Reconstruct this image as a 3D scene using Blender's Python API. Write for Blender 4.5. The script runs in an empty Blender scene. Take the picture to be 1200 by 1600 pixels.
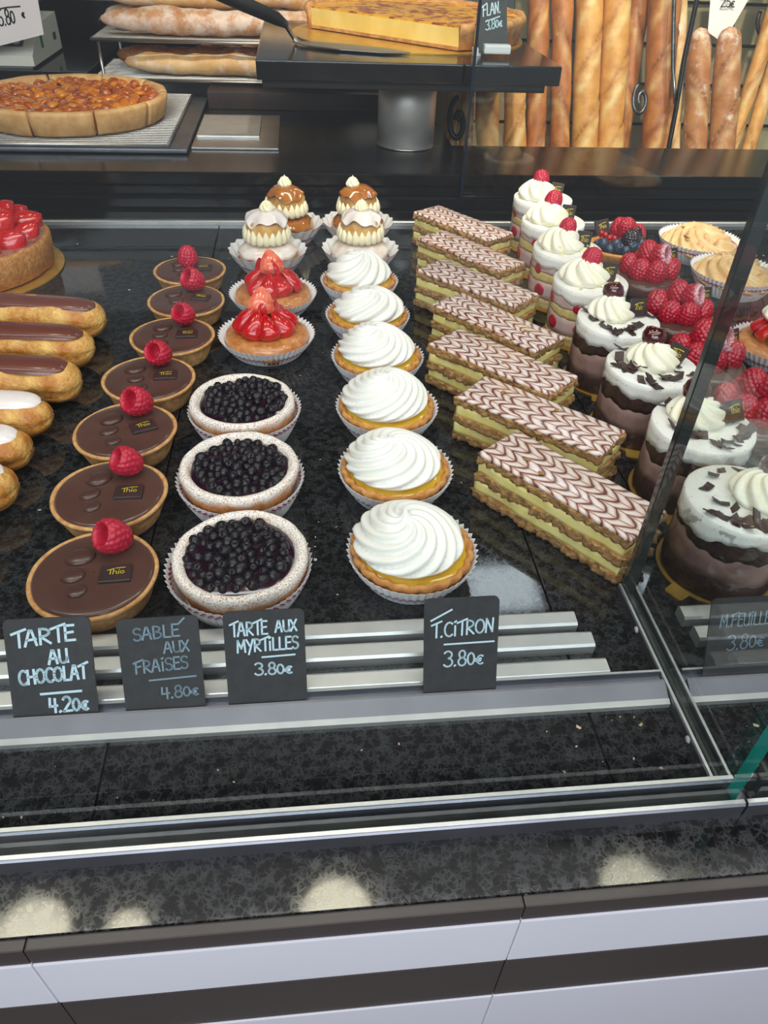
import bpy, bmesh, math, random
import numpy as np
from mathutils import Matrix, Vector, Euler

PI = math.pi
S = bpy.context.scene
COL = S.collection
rnd = random.Random(7)

# ------------------------------------------------------------------ camera
cam_d = bpy.data.cameras.new('camera')
cam = bpy.data.objects.new('camera', cam_d)
COL.objects.link(cam)
right = Vector((0.99477267, -0.09593555, 0.03498153))
down = Vector((-0.03495262, -0.64177572, -0.76609545))
fwd = Vector((0.09594608, 0.76086812, -0.64177414))
m3 = Matrix((right, -down, -fwd)).transposed()
cam.matrix_world = Matrix.Translation((0, 0, 0.37)) @ m3.to_4x4()
cam_d.sensor_fit = 'VERTICAL'
cam_d.sensor_height = 36.0
cam_d.sensor_width = 27.0
cam_d.lens = 1150 / 1600 * 36.0
cam_d.clip_start = 0.01
S.camera = cam

# ------------------------------------------------------------------ world, light, exposure
S.view_settings.view_transform = 'Standard'
S.view_settings.look = 'None'
S.view_settings.gamma = 1.0
S.view_settings.use_curve_mapping = False
S.view_settings.exposure = 0.07
W = bpy.data.worlds.new('daylight')
S.world = W
W.use_nodes = True
W.node_tree.nodes['Background'].inputs[0].default_value = (0.86, 0.93, 1.0, 1)
W.node_tree.nodes['Background'].inputs[1].default_value = 0.32


def area(name, loc, target, sx, sy, power, col):
    d = bpy.data.lights.new(name, 'AREA')
    d.shape = 'RECTANGLE'
    d.size, d.size_y, d.energy, d.color = sx, sy, power, col
    o = bpy.data.objects.new(name, d)
    o.location = loc
    o.rotation_euler = (Vector(target) - Vector(loc)).to_track_quat('-Z', 'Y').to_euler()
    COL.objects.link(o)
    return o


# the strip light under the canopy of the case and the fill lamps added around it
area('case_strip_light', (0.1, 0.42, 0.78), (0.1, 0.62, 0.0), 1.8, 0.07, 3.7, (1.0, 0.98, 0.96))
area('overhead_fill', (0.2, -0.25, 1.5), (0.1, 0.7, 0.0), 2.2, 0.5, 12.0, (1.0, 0.97, 0.94))  # soft fill added overhead behind the camera, clear of the deck reflections
area('front_daylight_fill', (-0.2, -1.5, 1.25), (0.0, 0.14, -0.05), 2.6, 1.0, 46.0, (0.90, 0.94, 1.0))  # area lamp added behind the camera to brighten the fascia, daylight coloured
for sx in (0.25, 0.85):  # spot lamps added to brighten the baguettes
    d = bpy.data.lights.new('bread_fill_spot', 'SPOT')
    d.energy, d.color, d.spot_size, d.spot_blend, d.shadow_soft_size = 62.0, (1.0, 0.90, 0.72), math.radians(50), 0.6, 0.03
    o = bpy.data.objects.new('bread_fill_spot', d)
    o.location = (sx, 0.75, 1.5)
    o.rotation_euler = (Vector((sx + 0.05, 1.42, 0.12)) - Vector(o.location)).to_track_quat('-Z', 'Y').to_euler()
    COL.objects.link(o)


# ------------------------------------------------------------------ colour and materials
def lin(c):
    r = []
    for v in c[:3]:
        v = v / 255.0
        r.append(v / 12.92 if v <= 0.04045 else ((v + 0.055) / 1.055) ** 2.4)
    return (r[0], r[1], r[2], 1.0)


class G:
    """small node-graph writer"""

    def __init__(self, name):
        self.m = bpy.data.materials.new(name)
        self.m.use_nodes = True
        self.t = self.m.node_tree
        self.bs = self.t.nodes['Principled BSDF']
        self.out = self.t.nodes['Material Output']
        self._co = None

    def n(self, typ, **kw):
        n = self.t.nodes.new(typ)
        for k, v in kw.items():
            setattr(n, k, v)
        return n

    def l(self, a, b):
        self.t.links.new(a, b)

    def co(self):
        if self._co is None:
            self._co = self.n('ShaderNodeTexCoord').outputs['Object']
        return self._co

    def setv(self, sock, v):
        if isinstance(v, bpy.types.NodeSocket):
            self.l(v, sock)
        else:
            sock.default_value = v

    def ma(self, op, a, b=0.0, c=0.0):
        n = self.n('ShaderNodeMath', operation=op)
        for i, v in enumerate((a, b, c)):
            self.setv(n.inputs[i], v)
        return n.outputs[0]

    def xyz(self):
        n = self.n('ShaderNodeSeparateXYZ')
        self.l(self.co(), n.inputs[0])
        return n.outputs

    def noise(self, scale, detail=3.0, rough=0.55, vec=None):
        n = self.n('ShaderNodeTexNoise')
        n.inputs['Scale'].default_value = scale
        n.inputs['Detail'].default_value = detail
        n.inputs['Roughness'].default_value = rough
        self.l(vec or self.co(), n.inputs['Vector'])
        return n.outputs['Fac']

    def voro(self, scale, feature='F1', vec=None):
        n = self.n('ShaderNodeTexVoronoi', feature=feature)
        n.inputs['Scale'].default_value = scale
        self.l(vec or self.co(), n.inputs['Vector'])
        return n

    def ramp(self, fac, stops, interp='LINEAR'):
        n = self.n('ShaderNodeValToRGB')
        cr = n.color_ramp
        cr.interpolation = interp
        while len(cr.elements) < len(stops):
            cr.elements.new(0.5)
        for e, (p, c) in zip(cr.elements, stops):
            e.position = p
            e.color = c if len(c) == 4 else (*c, 1)
        self.l(fac, n.inputs[0])
        return n.outputs[0]

    def sstep(self, v, lo, hi):
        n = self.n('ShaderNodeMapRange', interpolation_type='SMOOTHSTEP')
        self.setv(n.inputs[0], v)
        n.inputs[1].default_value = lo
        n.inputs[2].default_value = hi
        return n.outputs[0]

    def mix(self, fac, a, b):
        n = self.n('ShaderNodeMix', data_type='RGBA')
        self.setv(n.inputs[0], fac)
        self.setv(n.inputs[6], a)
        self.setv(n.inputs[7], b)
        return n.outputs[2]

    def bump(self, h, strength=0.3, dist=0.001):
        n = self.n('ShaderNodeBump')
        n.inputs['Strength'].default_value = strength
        n.inputs['Distance'].default_value = dist
        self.l(h, n.inputs['Height'])
        self.l(n.outputs[0], self.bs.inputs['Normal'])

    def p(self, **kw):
        for k, v in kw.items():
            k = {'Base': 'Base Color', 'Rough': 'Roughness', 'Spec': 'Specular IOR Level', 'Metal': 'Metallic',
                 'SSS': 'Subsurface Weight', 'SSR': 'Subsurface Radius', 'SSS_s': 'Subsurface Scale', 'Coat': 'Coat Weight',
                 'CoatR': 'Coat Roughness'}.get(k, k)
            self.setv(self.bs.inputs[k], v)
        return self


def pm(name, c1, c2=None, scale=80, rough=0.5, bump=0.0, bscale=300, bd=0.0006, sss=0.0, coat=0.0, metal=0.0, spec=0.5,
       lo=0.35, hi=0.65, detail=4):
    g = G(name)
    a = lin(c1)
    if c2:
        g.p(Base=g.ramp(g.noise(scale, detail), [(lo, a), (hi, lin(c2))]))
    else:
        g.p(Base=a)
    g.p(Rough=rough, Metal=metal, Spec=spec)
    if coat:
        g.p(Coat=coat, CoatR=0.06)
    if sss:
        g.p(SSS=sss, SSR=(0.6, 0.35, 0.2), SSS_s=0.004)
    if bump:
        g.bump(g.noise(bscale, 3), bump, bd)
    return g.m


def granite(name='black granite'):
    g = G(name)
    nv = g.n('ShaderNodeTexNoise')
    nv.inputs['Scale'].default_value = 160
    g.l(g.co(), nv.inputs['Vector'])
    ad = g.n('ShaderNodeVectorMath', operation='MULTIPLY_ADD')
    g.l(nv.outputs['Color'], ad.inputs[0])
    ad.inputs[1].default_value = (.006, .006, .006)
    g.l(g.co(), ad.inputs[2])
    d = g.voro(230, 'DISTANCE_TO_EDGE', ad.outputs[0]).outputs[0]
    d2 = g.voro(620, 'DISTANCE_TO_EDGE', ad.outputs[0]).outputs[0]
    big = g.noise(150, 3)
    web = g.ma('MULTIPLY', g.sstep(d, 0.17, 0.02), g.sstep(big, 0.30, 0.60))
    small = g.ma('MULTIPLY', g.sstep(d2, 0.22, 0.05), g.sstep(big, 0.42, 0.62))
    web = g.ma('MAXIMUM', web, g.ma('MULTIPLY', small, 0.8))
    base = g.mix(web, lin((19, 19, 21)), lin((54, 56, 58)))
    v = g.voro(55)
    sep = g.n('ShaderNodeSeparateColor')
    g.l(v.outputs['Color'], sep.inputs[0])
    wob = g.ma('ADD', v.outputs['Distance'], g.ma('MULTIPLY', g.noise(420, 2), 0.12))
    fleck = g.ma('MULTIPLY', g.sstep(wob, 0.15, 0.13), g.ma('GREATER_THAN', sep.outputs[0], 0.88))
    base = g.mix(fleck, base, lin((186, 200, 200)))
    g.p(Base=base, Rough=g.ma('ADD', g.ma('MULTIPLY', web, 0.05), 0.05), Spec=0.5)
    return g.m


def glass(name, tint=(0.97, 0.99, 0.985), ior=1.5):
    g = G(name)
    tr = g.n('ShaderNodeBsdfTransparent')
    tr.inputs[0].default_value = (*tint, 1)
    gl = g.n('ShaderNodeBsdfGlossy')
    gl.inputs['Roughness'].default_value = 0.0
    fr = g.n('ShaderNodeFresnel')
    bk = g.n('ShaderNodeNewGeometry').outputs['Backfacing']
    # the index seen from outside is the same on both faces of the pane
    g.setv(fr.inputs[0], g.ma('MULTIPLY_ADD', bk, 1.0 / ior - ior, ior))
    mx = g.n('ShaderNodeMixShader')
    g.l(fr.outputs[0], mx.inputs[0])
    g.l(tr.outputs[0], mx.inputs[1])
    g.l(gl.outputs[0], mx.inputs[2])
    g.l(mx.outputs[0], g.out.inputs[0])
    return g.m


def emit(name, col, st):
    g = G(name)
    g.p(Base=(*col, 1))
    g.setv(g.bs.inputs['Emission Color'], (*col, 1))
    g.setv(g.bs.inputs['Emission Strength'], st)
    return g.m


def sugar_crust(name):
    """baked crust, icing sugar sifted over its upper rim"""
    g = G(name)
    x, y, z = g.xyz()
    crust = g.ramp(g.noise(160, 4), [(0.3, lin((170, 102, 48))), (0.7, lin((212, 152, 92)))])
    h = g.ma('ADD', z, g.ma('MULTIPLY', g.ma('SUBTRACT', g.noise(55, 4), 0.5), 0.018))
    f = g.sstep(h, 0.0225, 0.0315)
    f = g.ma('MULTIPLY', f, g.sstep(g.noise(1000, 2), 0.30, 0.56))
    g.p(Base=g.mix(f, crust, lin((250, 248, 244))), Rough=0.8)
    g.bump(g.noise(700, 3), 0.35, 0.0006)
    return g.m


def paper(name, band=0.019, col=(160, 70, 110)):
    g = G(name)
    x, y, z = g.xyz()
    a = g.ma('ABSOLUTE', g.ma('SUBTRACT', z, band))
    s = g.ma('LESS_THAN', a, 0.0011)
    b = g.ma('LESS_THAN', g.ma('ABSOLUTE', g.ma('SUBTRACT', z, band - 0.0024)), 0.0004)
    f = g.ma('MAXIMUM', s, b)
    g.p(Base=g.mix(f, lin((240, 236, 236)), lin(col)), Rough=0.7, SSS=0.15, SSS_s=0.003)
    return g.m


def feathered(name):
    """white fondant with feathered chocolate lines"""
    g = G(name)
    x, y, z = g.xyz()
    oi = g.n('ShaderNodeObjectInfo').outputs['Random']
    nz = g.n('ShaderNodeTexNoise', noise_dimensions='4D')
    nz.inputs['Scale'].default_value = 30
    nz.inputs['Detail'].default_value = 3
    g.l(g.co(), nz.inputs['Vector'])
    g.l(g.ma('MULTIPLY', oi, 40.0), nz.inputs['W'])
    wig = g.ma('MULTIPLY', g.ma('SUBTRACT', nz.outputs['Fac'], 0.5), 0.022)
    tri = g.ma('PINGPONG', g.ma('ADD', y, g.ma('ADD', 0.5, g.ma('MULTIPLY_ADD', wig, 0.28, g.ma('MULTIPLY', oi, 0.017)))), 0.0085)
    trin = g.ma('DIVIDE', tri, 0.0085)
    bend = g.ma('MULTIPLY', g.ma('POWER', trin, 1.6), 0.0105)
    u = g.ma('ADD', g.ma('ADD', x, wig), bend)
    ph = g.ma('PINGPONG', g.ma('ADD', u, 0.5), 0.0056)
    ph = g.ma('ADD', g.ma('DIVIDE', ph, 0.0056), g.ma('MULTIPLY', g.ma('SUBTRACT', g.noise(160, 2), 0.5), 0.35))
    dark = g.sstep(ph, 0.34, 0.10)
    halo = g.sstep(ph, 0.85, 0.15)
    drag = g.ma('MAXIMUM', g.sstep(trin, 0.16, 0.02), g.sstep(trin, 0.86, 0.98))
    tan = g.ma('MAXIMUM', g.ma('MULTIPLY', halo, 0.7), g.ma('MULTIPLY', drag, 0.95))
    base = g.mix(tan, lin((238, 226, 222)), lin((190, 128, 98)))
    base = g.mix(g.ma('MULTIPLY', dark, 0.9), base, lin((92, 44, 38)))
    g.p(Base=base, Rough=0.28, Coat=0.3, CoatR=0.12, SSS=0.1, SSS_s=0.002)
    return g.m


def bread_mat(name, crust1, crust2, pale, flour=0.0):
    g = G(name)
    at = g.n('ShaderNodeAttribute', attribute_name='slash')
    n1 = g.noise(28, 5, 0.6)
    base = g.ramp(n1, [(0.3, lin(crust1)), (0.7, lin(crust2))])
    base = g.mix(g.ma('MULTIPLY', at.outputs['Fac'], g.sstep(g.noise(60, 4), 0.25, 0.75)), base, g.ramp(g.noise(120, 4), [(0.35, lin(pale)), (0.75, lin(tuple(v * 0.86 for v in pale)))]))
    ear = g.n('ShaderNodeAttribute', attribute_name='ear')
    base = g.mix(g.ma('MULTIPLY', ear.outputs['Fac'], 0.6), base, lin(tuple(v * 0.62 for v in crust1)))
    if flour:
        base = g.mix(g.ma('MULTIPLY', g.sstep(g.noise(38, 5, 0.65), 0.62 - flour * 0.3, 0.8 - flour * 0.2), 0.75), base, lin((238, 222, 208)))
    g.p(Base=base, Rough=0.5)
    g.bump(g.noise(170, 4), 0.4, 0.0015)
    return g.m


def seeded(name, c1, c2, seed, sc=420):
    g = G(name)
    base = g.ramp(g.noise(90, 3), [(0.35, lin(c1)), (0.65, lin(c2))])
    v = g.voro(sc)
    seedf = g.sstep(v.outputs['Distance'], 0.22, 0.10)
    base = g.mix(seedf, base, lin(seed))
    g.bump(seedf, -0.5, 0.0010)
    g.p(Base=base, Rough=0.22, Coat=0.7, CoatR=0.06, SSS=0.08, SSS_s=0.002)
    g.setv(g.bs.inputs['Subsurface Radius'], (1.0, 0.2, 0.1))
    return g.m


def berry(name, c1, c2, rough=0.4, coat=0.15, frost=None):
    g = G(name)
    base = g.ramp(g.noise(220, 3), [(0.3, lin(c1)), (0.7, lin(c2))])
    if frost:
        at = g.n('ShaderNodeAttribute', attribute_name='rim')
        base = g.mix(g.ma('MULTIPLY', at.outputs['Fac'], g.sstep(g.noise(900, 2), 0.3, 0.6)), base, lin(frost))
    g.p(Base=base, Rough=rough, Coat=coat, CoatR=0.12, SSS=0.06, SSS_s=0.002)
    g.setv(g.bs.inputs['Subsurface Radius'], (1.0, 0.15, 0.15))
    g.bump(g.voro(520).outputs['Distance'], -0.25, 0.0012)
    return g.m


M = {}
M['granite'] = granite()
M['worktop'] = pm('black stone worktop', (13, 13, 15), (24, 24, 27), 400, 0.2, spec=0.3)
M['glass'] = glass('clear glass')
M['acetate'] = glass('clear acetate', (0.985, 0.985, 0.985), 1.35)
M['glass_edge'] = pm('green glass edge', (16, 132, 120), (40, 158, 146), 20, 0.08, coat=0.6)
M['dark_edge'] = pm('dark glass edge', (38, 42, 42), (60, 66, 64), 30, 0.1, coat=0.5)
M['blue_edge'] = pm('blue glass edge', (22, 30, 46), None, rough=0.1)
M['alu'] = pm('brushed aluminium', (206, 209, 210), (220, 222, 222), 40, 0.34, metal=0.75, bump=0.05, bscale=800, bd=0.0002)
M['alu_dark'] = pm('anodised aluminium', (120, 122, 132), (134, 136, 146), 20, 0.38, metal=0.9)
M['steel'] = pm('brushed steel', (190, 187, 182), (206, 203, 198), 16, 0.36, metal=1.0)
M['steel_column'] = pm('satin steel column', (204, 202, 198), (216, 214, 210), 16, 0.42, metal=0.55)
M['screw'] = pm('screw cap', (190, 192, 196), None, rough=0.4)
M['white_panel'] = pm('white lacquer', (226, 226, 236), (222, 222, 233), 5, 0.2, coat=0.3)
M['brown_panel'] = pm('taupe lacquer', (62, 55, 54), (66, 59, 57), 5, 0.35)
M['black'] = pm('black laminate', (12, 12, 14), (17, 17, 20), 30, 0.14)
M['black_matt'] = pm('matt black', (16, 15, 18), None, rough=0.5)
M['dark_brown'] = pm('dark brown wood', (38, 20, 17), (52, 28, 22), 20, 0.4)
M['slate'] = pm('slate board', (42, 42, 44), (52, 52, 54), 120, 0.55, bump=0.1, bscale=500)
M['chalk'] = pm('chalk pen', (200, 226, 238), None, rough=0.8)
M['chalk_faint'] = pm('faint chalk pen', (128, 150, 164), None, rough=0.8)
M['ink'] = pm('black ink', (24, 22, 26), None, rough=0.6)
M['gold_ink'] = pm('yellow print', (228, 206, 40), None, rough=0.5)
M['card'] = pm('white card', (232, 224, 222), (226, 218, 218), 12, 0.6)
M['white_plastic'] = pm('white plastic', (236, 238, 240), None, rough=0.35)
M['gold'] = pm('gold card', (206, 158, 66), (226, 182, 92), 40, 0.28, metal=0.6)
M['shell'] = pm('shortcrust', (188, 132, 76), (226, 178, 120), 170, 0.75, bump=0.45, bscale=900, bd=0.0007)
M['shell_lemon'] = pm('golden shortcrust', (188, 122, 58), (222, 162, 92), 130, 0.7, bump=0.4, bscale=800, bd=0.0007)
M['shell_glazed'] = pm('glazed shortcrust', (176, 104, 52), (214, 148, 88), 110, 0.25, bump=0.3, bscale=600, coat=0.6)
M['choc'] = pm('chocolate glaze', (86, 58, 51), (94, 65, 57), 30, 0.24, coat=0.35, spec=0.4)
M['choc_drop'] = pm('chocolate drop', (80, 53, 47), None, rough=0.3, coat=0.2)
M['choc_plaque'] = pm('dark chocolate', (54, 42, 42), (60, 47, 46), 60, 0.34)
M['shaving'] = pm('chocolate shaving', (58, 42, 40), (84, 64, 60), 90, 0.4)
M['rasp'] = berry('raspberry', (176, 16, 44), (206, 44, 74))
M['rasp_dark'] = berry('glazed raspberry', (158, 10, 34), (194, 34, 60), 0.3, 0.35)
M['rasp_frost'] = berry('sugared raspberry', (158, 10, 36), (188, 34, 62), 0.3, 0.4, frost=(236, 214, 220))
M['blackberry'] = berry('blackberry', (22, 16, 24), (44, 30, 44), 0.15, 0.8)
M['currant'] = berry('redcurrant', (168, 10, 28), (196, 30, 46), 0.1, 0.9)
M['cherry'] = berry('cherry', (56, 10, 16), (86, 18, 22), 0.1, 1.0)
M['bilberry'] = pm('bilberry', (10, 8, 13), (28, 21, 32), 200, 0.32, bump=0.6, bscale=500, coat=0.12, spec=0.4)
M['blueberry'] = pm('blueberry', (34, 46, 66), (62, 78, 100), 160, 0.4, coat=0.2)
M['jam'] = pm('berry juice', (48, 14, 36), (30, 10, 26), 90, 0.12, coat=0.6)
M['sugar_crust'] = sugar_crust('sugared crust')
M['paper_pink'] = paper('white paper cup pink stripe')
M['paper'] = paper('white paper cup', 0.009, (150, 110, 160))
M['meringue'] = pm('meringue', (250, 249, 244), (246, 244, 236), 60, 0.55, bump=0.06, bscale=900, sss=0.15)
M['curd'] = pm('lemon curd', (226, 186, 62), (214, 170, 44), 80, 0.15, coat=0.5, sss=0.2)
M['straw'] = seeded('strawberry', (184, 10, 22), (208, 28, 34), (214, 104, 60))
M['straw_cut'] = pm('cut strawberry', (232, 78, 56), (246, 150, 118), 130, 0.2, coat=0.6, sss=0.2)
M['choux'] = pm('choux', (196, 140, 74), (228, 184, 112), 90, 0.55, bump=0.5, bscale=240, bd=0.0016)
M['choux_dark'] = pm('dark choux', (168, 104, 46), (204, 146, 78), 90, 0.45, bump=0.5, bscale=240, bd=0.0014, coat=0.3)
M['eclair'] = pm('eclair choux', (190, 118, 44), (242, 198, 116), 48, 0.42, bump=0.9, bscale=130, bd=0.003, detail=6)
M['choc_icing'] = pm('eclair chocolate icing', (108, 60, 50), (114, 66, 56), 20, 0.25, coat=0.35)
M['white_icing'] = pm('white icing', (244, 230, 226), (248, 240, 238), 40, 0.18, coat=0.5, sss=0.15)
M['thin_icing'] = pm('thin white glaze', (232, 208, 190), (246, 238, 234), 70, 0.2, coat=0.6)
M['caramel'] = pm('caramel glaze', (152, 88, 34), (176, 112, 52), 60, 0.12, coat=0.8)
M['buttercream'] = pm('buttercream', (246, 236, 198), (250, 242, 212), 90, 0.5, sss=0.15)
M['cream'] = pm('whipped cream', (250, 246, 230), (246, 240, 214), 60, 0.5, sss=0.15)
def vanilla():
    g = G('white vanilla cream')
    v = g.voro(420)
    sep = g.n('ShaderNodeSeparateColor')
    g.l(v.outputs['Color'], sep.inputs[0])
    f = g.ma('MULTIPLY', g.sstep(v.outputs['Distance'], .20, .12), g.ma('GREATER_THAN', sep.outputs[0], .72))
    g.p(Base=g.mix(f, lin((247, 245, 238)), lin((120, 100, 90))), Rough=.45, SSS=.08, SSS_s=.003)
    g.bump(g.noise(260, 4), .25, .001)
    return g.m


M['cream_white'] = vanilla()
def puff():
    g = G('puff pastry')
    mp = g.n('ShaderNodeMapping')
    mp.inputs['Scale'].default_value = (1, 1, 4.5)
    g.l(g.co(), mp.inputs[0])
    n1 = g.noise(170, 5, .7, mp.outputs[0])
    g.p(Base=g.ramp(n1, [(.32, lin((138, 88, 44))), (.5, lin((200, 148, 88))), (.68, lin((238, 202, 144)))]), Rough=.75)
    g.bump(g.noise(320, 5, .7, mp.outputs[0]), 1.0, .0028)
    return g.m


M['puff'] = puff()
M['custard'] = pm('custard', (240, 222, 134), (248, 234, 164), 90, 0.35, bump=0.3, bscale=300, sss=0.2)
M['feather'] = feathered('feathered fondant')
M['sponge'] = pm('sponge', (218, 190, 112), (238, 216, 150), 260, 0.85, bump=0.6, bscale=700, bd=0.001)
M['mousse_pink'] = pm('berry mousse', (196, 156, 154), (222, 190, 184), 60, 0.5, lo=.3, hi=.6, detail=6)
M['choc_sponge'] = pm('chocolate sponge', (48, 28, 22), (78, 48, 38), 240, 0.8, bump=0.6, bscale=600, bd=0.001)
M['choc_mousse'] = pm('chocolate mousse', (128, 94, 86), (172, 138, 130), 60, 0.5, lo=.25, hi=.6, detail=6, bump=.3, bscale=200)
M['almond'] = pm('almond flake', (232, 196, 146), (214, 160, 104), 90, 0.6)
M['golden'] = pm('golden praline cream', (222, 178, 118), (242, 212, 160), 60, 0.5, bump=0.15, bscale=400)
M['white_choc'] = pm('white chocolate', (246, 236, 190), None, rough=0.4)
M['leaf'] = pm('leaf', (92, 104, 60), (150, 160, 120), 200, 0.6)
M['crumb'] = pm('crumb', (232, 220, 196), (190, 160, 110), 300, 0.8)
M['cake_crust'] = pm('cake crust', (176, 112, 52), (210, 150, 84), 200, 0.7, bump=0.8, bscale=420, bd=0.002)
M['cake_glaze'] = pm('clear glaze', (150, 84, 74), (176, 120, 104), 80, 0.15, coat=0.8)
M['plum'] = pm('roast plum', (196, 92, 10), (236, 150, 30), 70, 0.14, coat=0.8, sss=0.2)
M['plum_dark'] = pm('caramelised plum', (150, 62, 12), (206, 108, 24), 70, 0.14, coat=0.8, sss=0.1)
M['tart_crust'] = pm('pale tart crust', (206, 152, 92), (230, 184, 124), 50, 0.65, bump=0.3, bscale=200)
M['flan_top'] = pm('browned flan', (168, 74, 12), (252, 182, 40), 52, 0.25, coat=0.2, lo=0.40, hi=0.52, detail=6)
M['flan'] = pm('flan custard', (240, 204, 106), (248, 220, 136), 30, 0.35, sss=0.2)
M['flan_crust'] = pm('flan crust', (176, 116, 62), (212, 160, 100), 80, 0.7, bump=0.5, bscale=300)
M['loaf'] = bread_mat('floury loaf', (186, 120, 68), (214, 158, 108), (232, 196, 146), 0.9)
M['loaf_dark'] = bread_mat('brown loaf', (150, 84, 44), (186, 120, 74), (214, 166, 116), 0.4)
M['loaf_pale'] = bread_mat('pale loaf', (206, 150, 84), (232, 196, 140), (240, 216, 170), 0.5)
M['bag'] = bread_mat('golden baguette', (190, 118, 48), (232, 178, 100), (248, 222, 160))
M['bag_dark'] = bread_mat('dark baguette', (150, 80, 34), (200, 126, 62), (234, 190, 124))
M['bag_flour'] = bread_mat('floured baguette', (156, 92, 48), (200, 138, 84), (230, 190, 140), 0.35)
M['iron'] = pm('wrought iron', (26, 26, 28), None, rough=0.3, metal=0.6)
M['iron_light'] = pm('worn iron', (120, 122, 126), (70, 72, 76), 60, 0.3, metal=0.8)
M['rack_panel'] = pm('olive rack panel', (150, 138, 104), (164, 152, 118), 12, 0.6)
M['beige'] = pm('beige plastic', (222, 220, 206), None, rough=0.4)
M['grey_plastic'] = pm('grey plastic', (140, 140, 138), None, rough=0.4)
M['keypad'] = pm('keypad', (70, 74, 78), None, rough=0.4)
M['green'] = pm('green sticker', (20, 130, 80), None, rough=0.4)
M['key'] = pm('key', (190, 210, 220), None, rough=0.4)
M['plaster'] = pm('grey wall', (168, 172, 176), (176, 180, 184), 4, 0.7)
M['ceiling'] = pm('ceiling', (84, 82, 80), None, rough=0.8)
M['floor'] = pm('floor tiles', (62, 60, 58), (72, 69, 66), 6, 0.4)
M['lamp'] = emit('downlight', (1.0, 0.9, 0.68), 22.0)
M['panel_lamp'] = emit('light panel', (0.82, 0.92, 1.0), 9.0)
M['handle'] = pm('black handle', (18, 18, 20), None, rough=0.45)

# ------------------------------------------------------------------ mesh helpers


def wob(P, f, a, seed=0, k=9):
    r = np.random.RandomState(seed)
    P = np.asarray(P, float)
    out = np.zeros(P.shape[:-1])
    for i in range(k):
        d = r.normal(size=3)
        d /= np.linalg.norm(d)
        out += np.sin((P @ d) * f * r.uniform(0.6, 1.8) + r.uniform(0, 6.28))
    return a * out / math.sqrt(k)


def mesh(name, V, F, mats, smooth=True, mi=None, attr=None):
    me = bpy.data.meshes.new(name)
    me.from_pydata([tuple(map(float, v)) for v in V], [], [tuple(map(int, f)) for f in F])
    for k in (mats if isinstance(mats, (list, tuple)) else [mats]):
        me.materials.append(M[k])
    if smooth:
        me.polygons.foreach_set('use_smooth', [True] * len(me.polygons))
    if mi is not None:
        me.polygons.foreach_set('material_index', mi)
    if attr:
        at = me.attributes.new(attr[0], 'FLOAT', 'POINT')
        at.data.foreach_set('value', np.asarray(attr[1], np.float32).ravel())
    me.update()
    return me


def gridf(nu, nv, cu=False, cv=False, off=0):
    F = []
    for i in range(nu if cu else nu - 1):
        i2 = (i + 1) % nu
        for j in range(nv if cv else nv - 1):
            j2 = (j + 1) % nv
            F.append((off + i * nv + j, off + i2 * nv + j, off + i2 * nv + j2, off + i * nv + j2))
    return F


def lathe_pts(prof, n, mod=None):
    th = np.linspace(0, 2 * PI, n, endpoint=False)
    pr = np.array(prof, float)
    r = np.repeat(pr[None, :, 0], n, 0)
    z = np.repeat(pr[None, :, 1], n, 0)
    t = np.repeat(th[:, None], len(pr), 1)
    if mod:
        r, z, t = mod(r, z, t)
    return np.stack([r * np.cos(t), r * np.sin(t), z], -1)


def lathe(name, prof, n, mats, mod=None, cap0=False, cap1=False, noise=None, smooth=True, mi=None, attr=None):
    P = lathe_pts(prof, n, mod)
    m = P.shape[1]
    if noise:
        for f, a, sd in ([noise] if isinstance(noise, tuple) else noise):
            w = wob(P, f, a, sd)
            nrm = P.copy()
            nrm[..., 2] -= P[..., 2].mean()
            nrm /= np.maximum(np.linalg.norm(nrm, axis=-1, keepdims=True), 1e-6)
            P = P + nrm * w[..., None]
    F = gridf(n, m, cu=True)
    if cap0:
        F.append(tuple(i * m for i in range(n))[::-1])
    if cap1:
        F.append(tuple(i * m + m - 1 for i in range(n)))
    return mesh(name, P.reshape(-1, 3), F, mats, smooth, mi, attr)


def bevel_box(name, sx, sy, sz, mats, b=0.001, seg=2, c=(0, 0, 0)):
    bm = bmesh.new()
    bmesh.ops.create_cube(bm, size=1)
    for v in bm.verts:
        v.co = Vector((v.co.x * sx + c[0], v.co.y * sy + c[1], v.co.z * sz + c[2]))
    if b:
        bmesh.ops.bevel(bm, geom=list(bm.edges), offset=b, segments=seg, affect='EDGES', profile=0.7)
    me = bpy.data.meshes.new(name)
    bm.to_mesh(me)
    bm.free()
    me.materials.append(M[mats])
    return me


def tube(name, pts, r, mats, n=10, closed=False, rad=None, cap=True):
    pts = [Vector(p) for p in pts]
    V, F = [], []
    up = Vector((0.13, 0.21, 0.97)).normalized()
    N = len(pts)
    for i, p in enumerate(pts):
        a = pts[(i - 1) % N] if (closed or i) else p
        b = pts[(i + 1) % N] if (closed or i < N - 1) else p
        t = (b - a).normalized()
        s = t.cross(up)
        if s.length < 0.05:
            s = t.cross(Vector((1, 0, 0)))
        s.normalize()
        q = s.cross(t)
        rr = rad[i] if rad else r
        for j in range(n):
            an = 2 * PI * j / n
            V.append(p + (s * math.cos(an) + q * math.sin(an)) * rr)
    F = gridf(N, n, cu=closed, cv=True)
    if cap and not closed:
        F.append(tuple(range(n))[::-1])
        F.append(tuple((N - 1) * n + j for j in range(n)))
    return mesh(name, V, F, mats)


def extrude_x(name, prof, x0, x1, mats, smooth=False):
    n = len(prof)
    V = [(x0, y, z) for y, z in prof] + [(x1, y, z) for y, z in prof]
    F = [(i, (i + 1) % n, n + (i + 1) % n, n + i) for i in range(n)]
    F.append(tuple(range(n))[::-1])
    F.append(tuple(range(n, 2 * n)))
    return mesh(name, V, F, mats, smooth)


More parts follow.
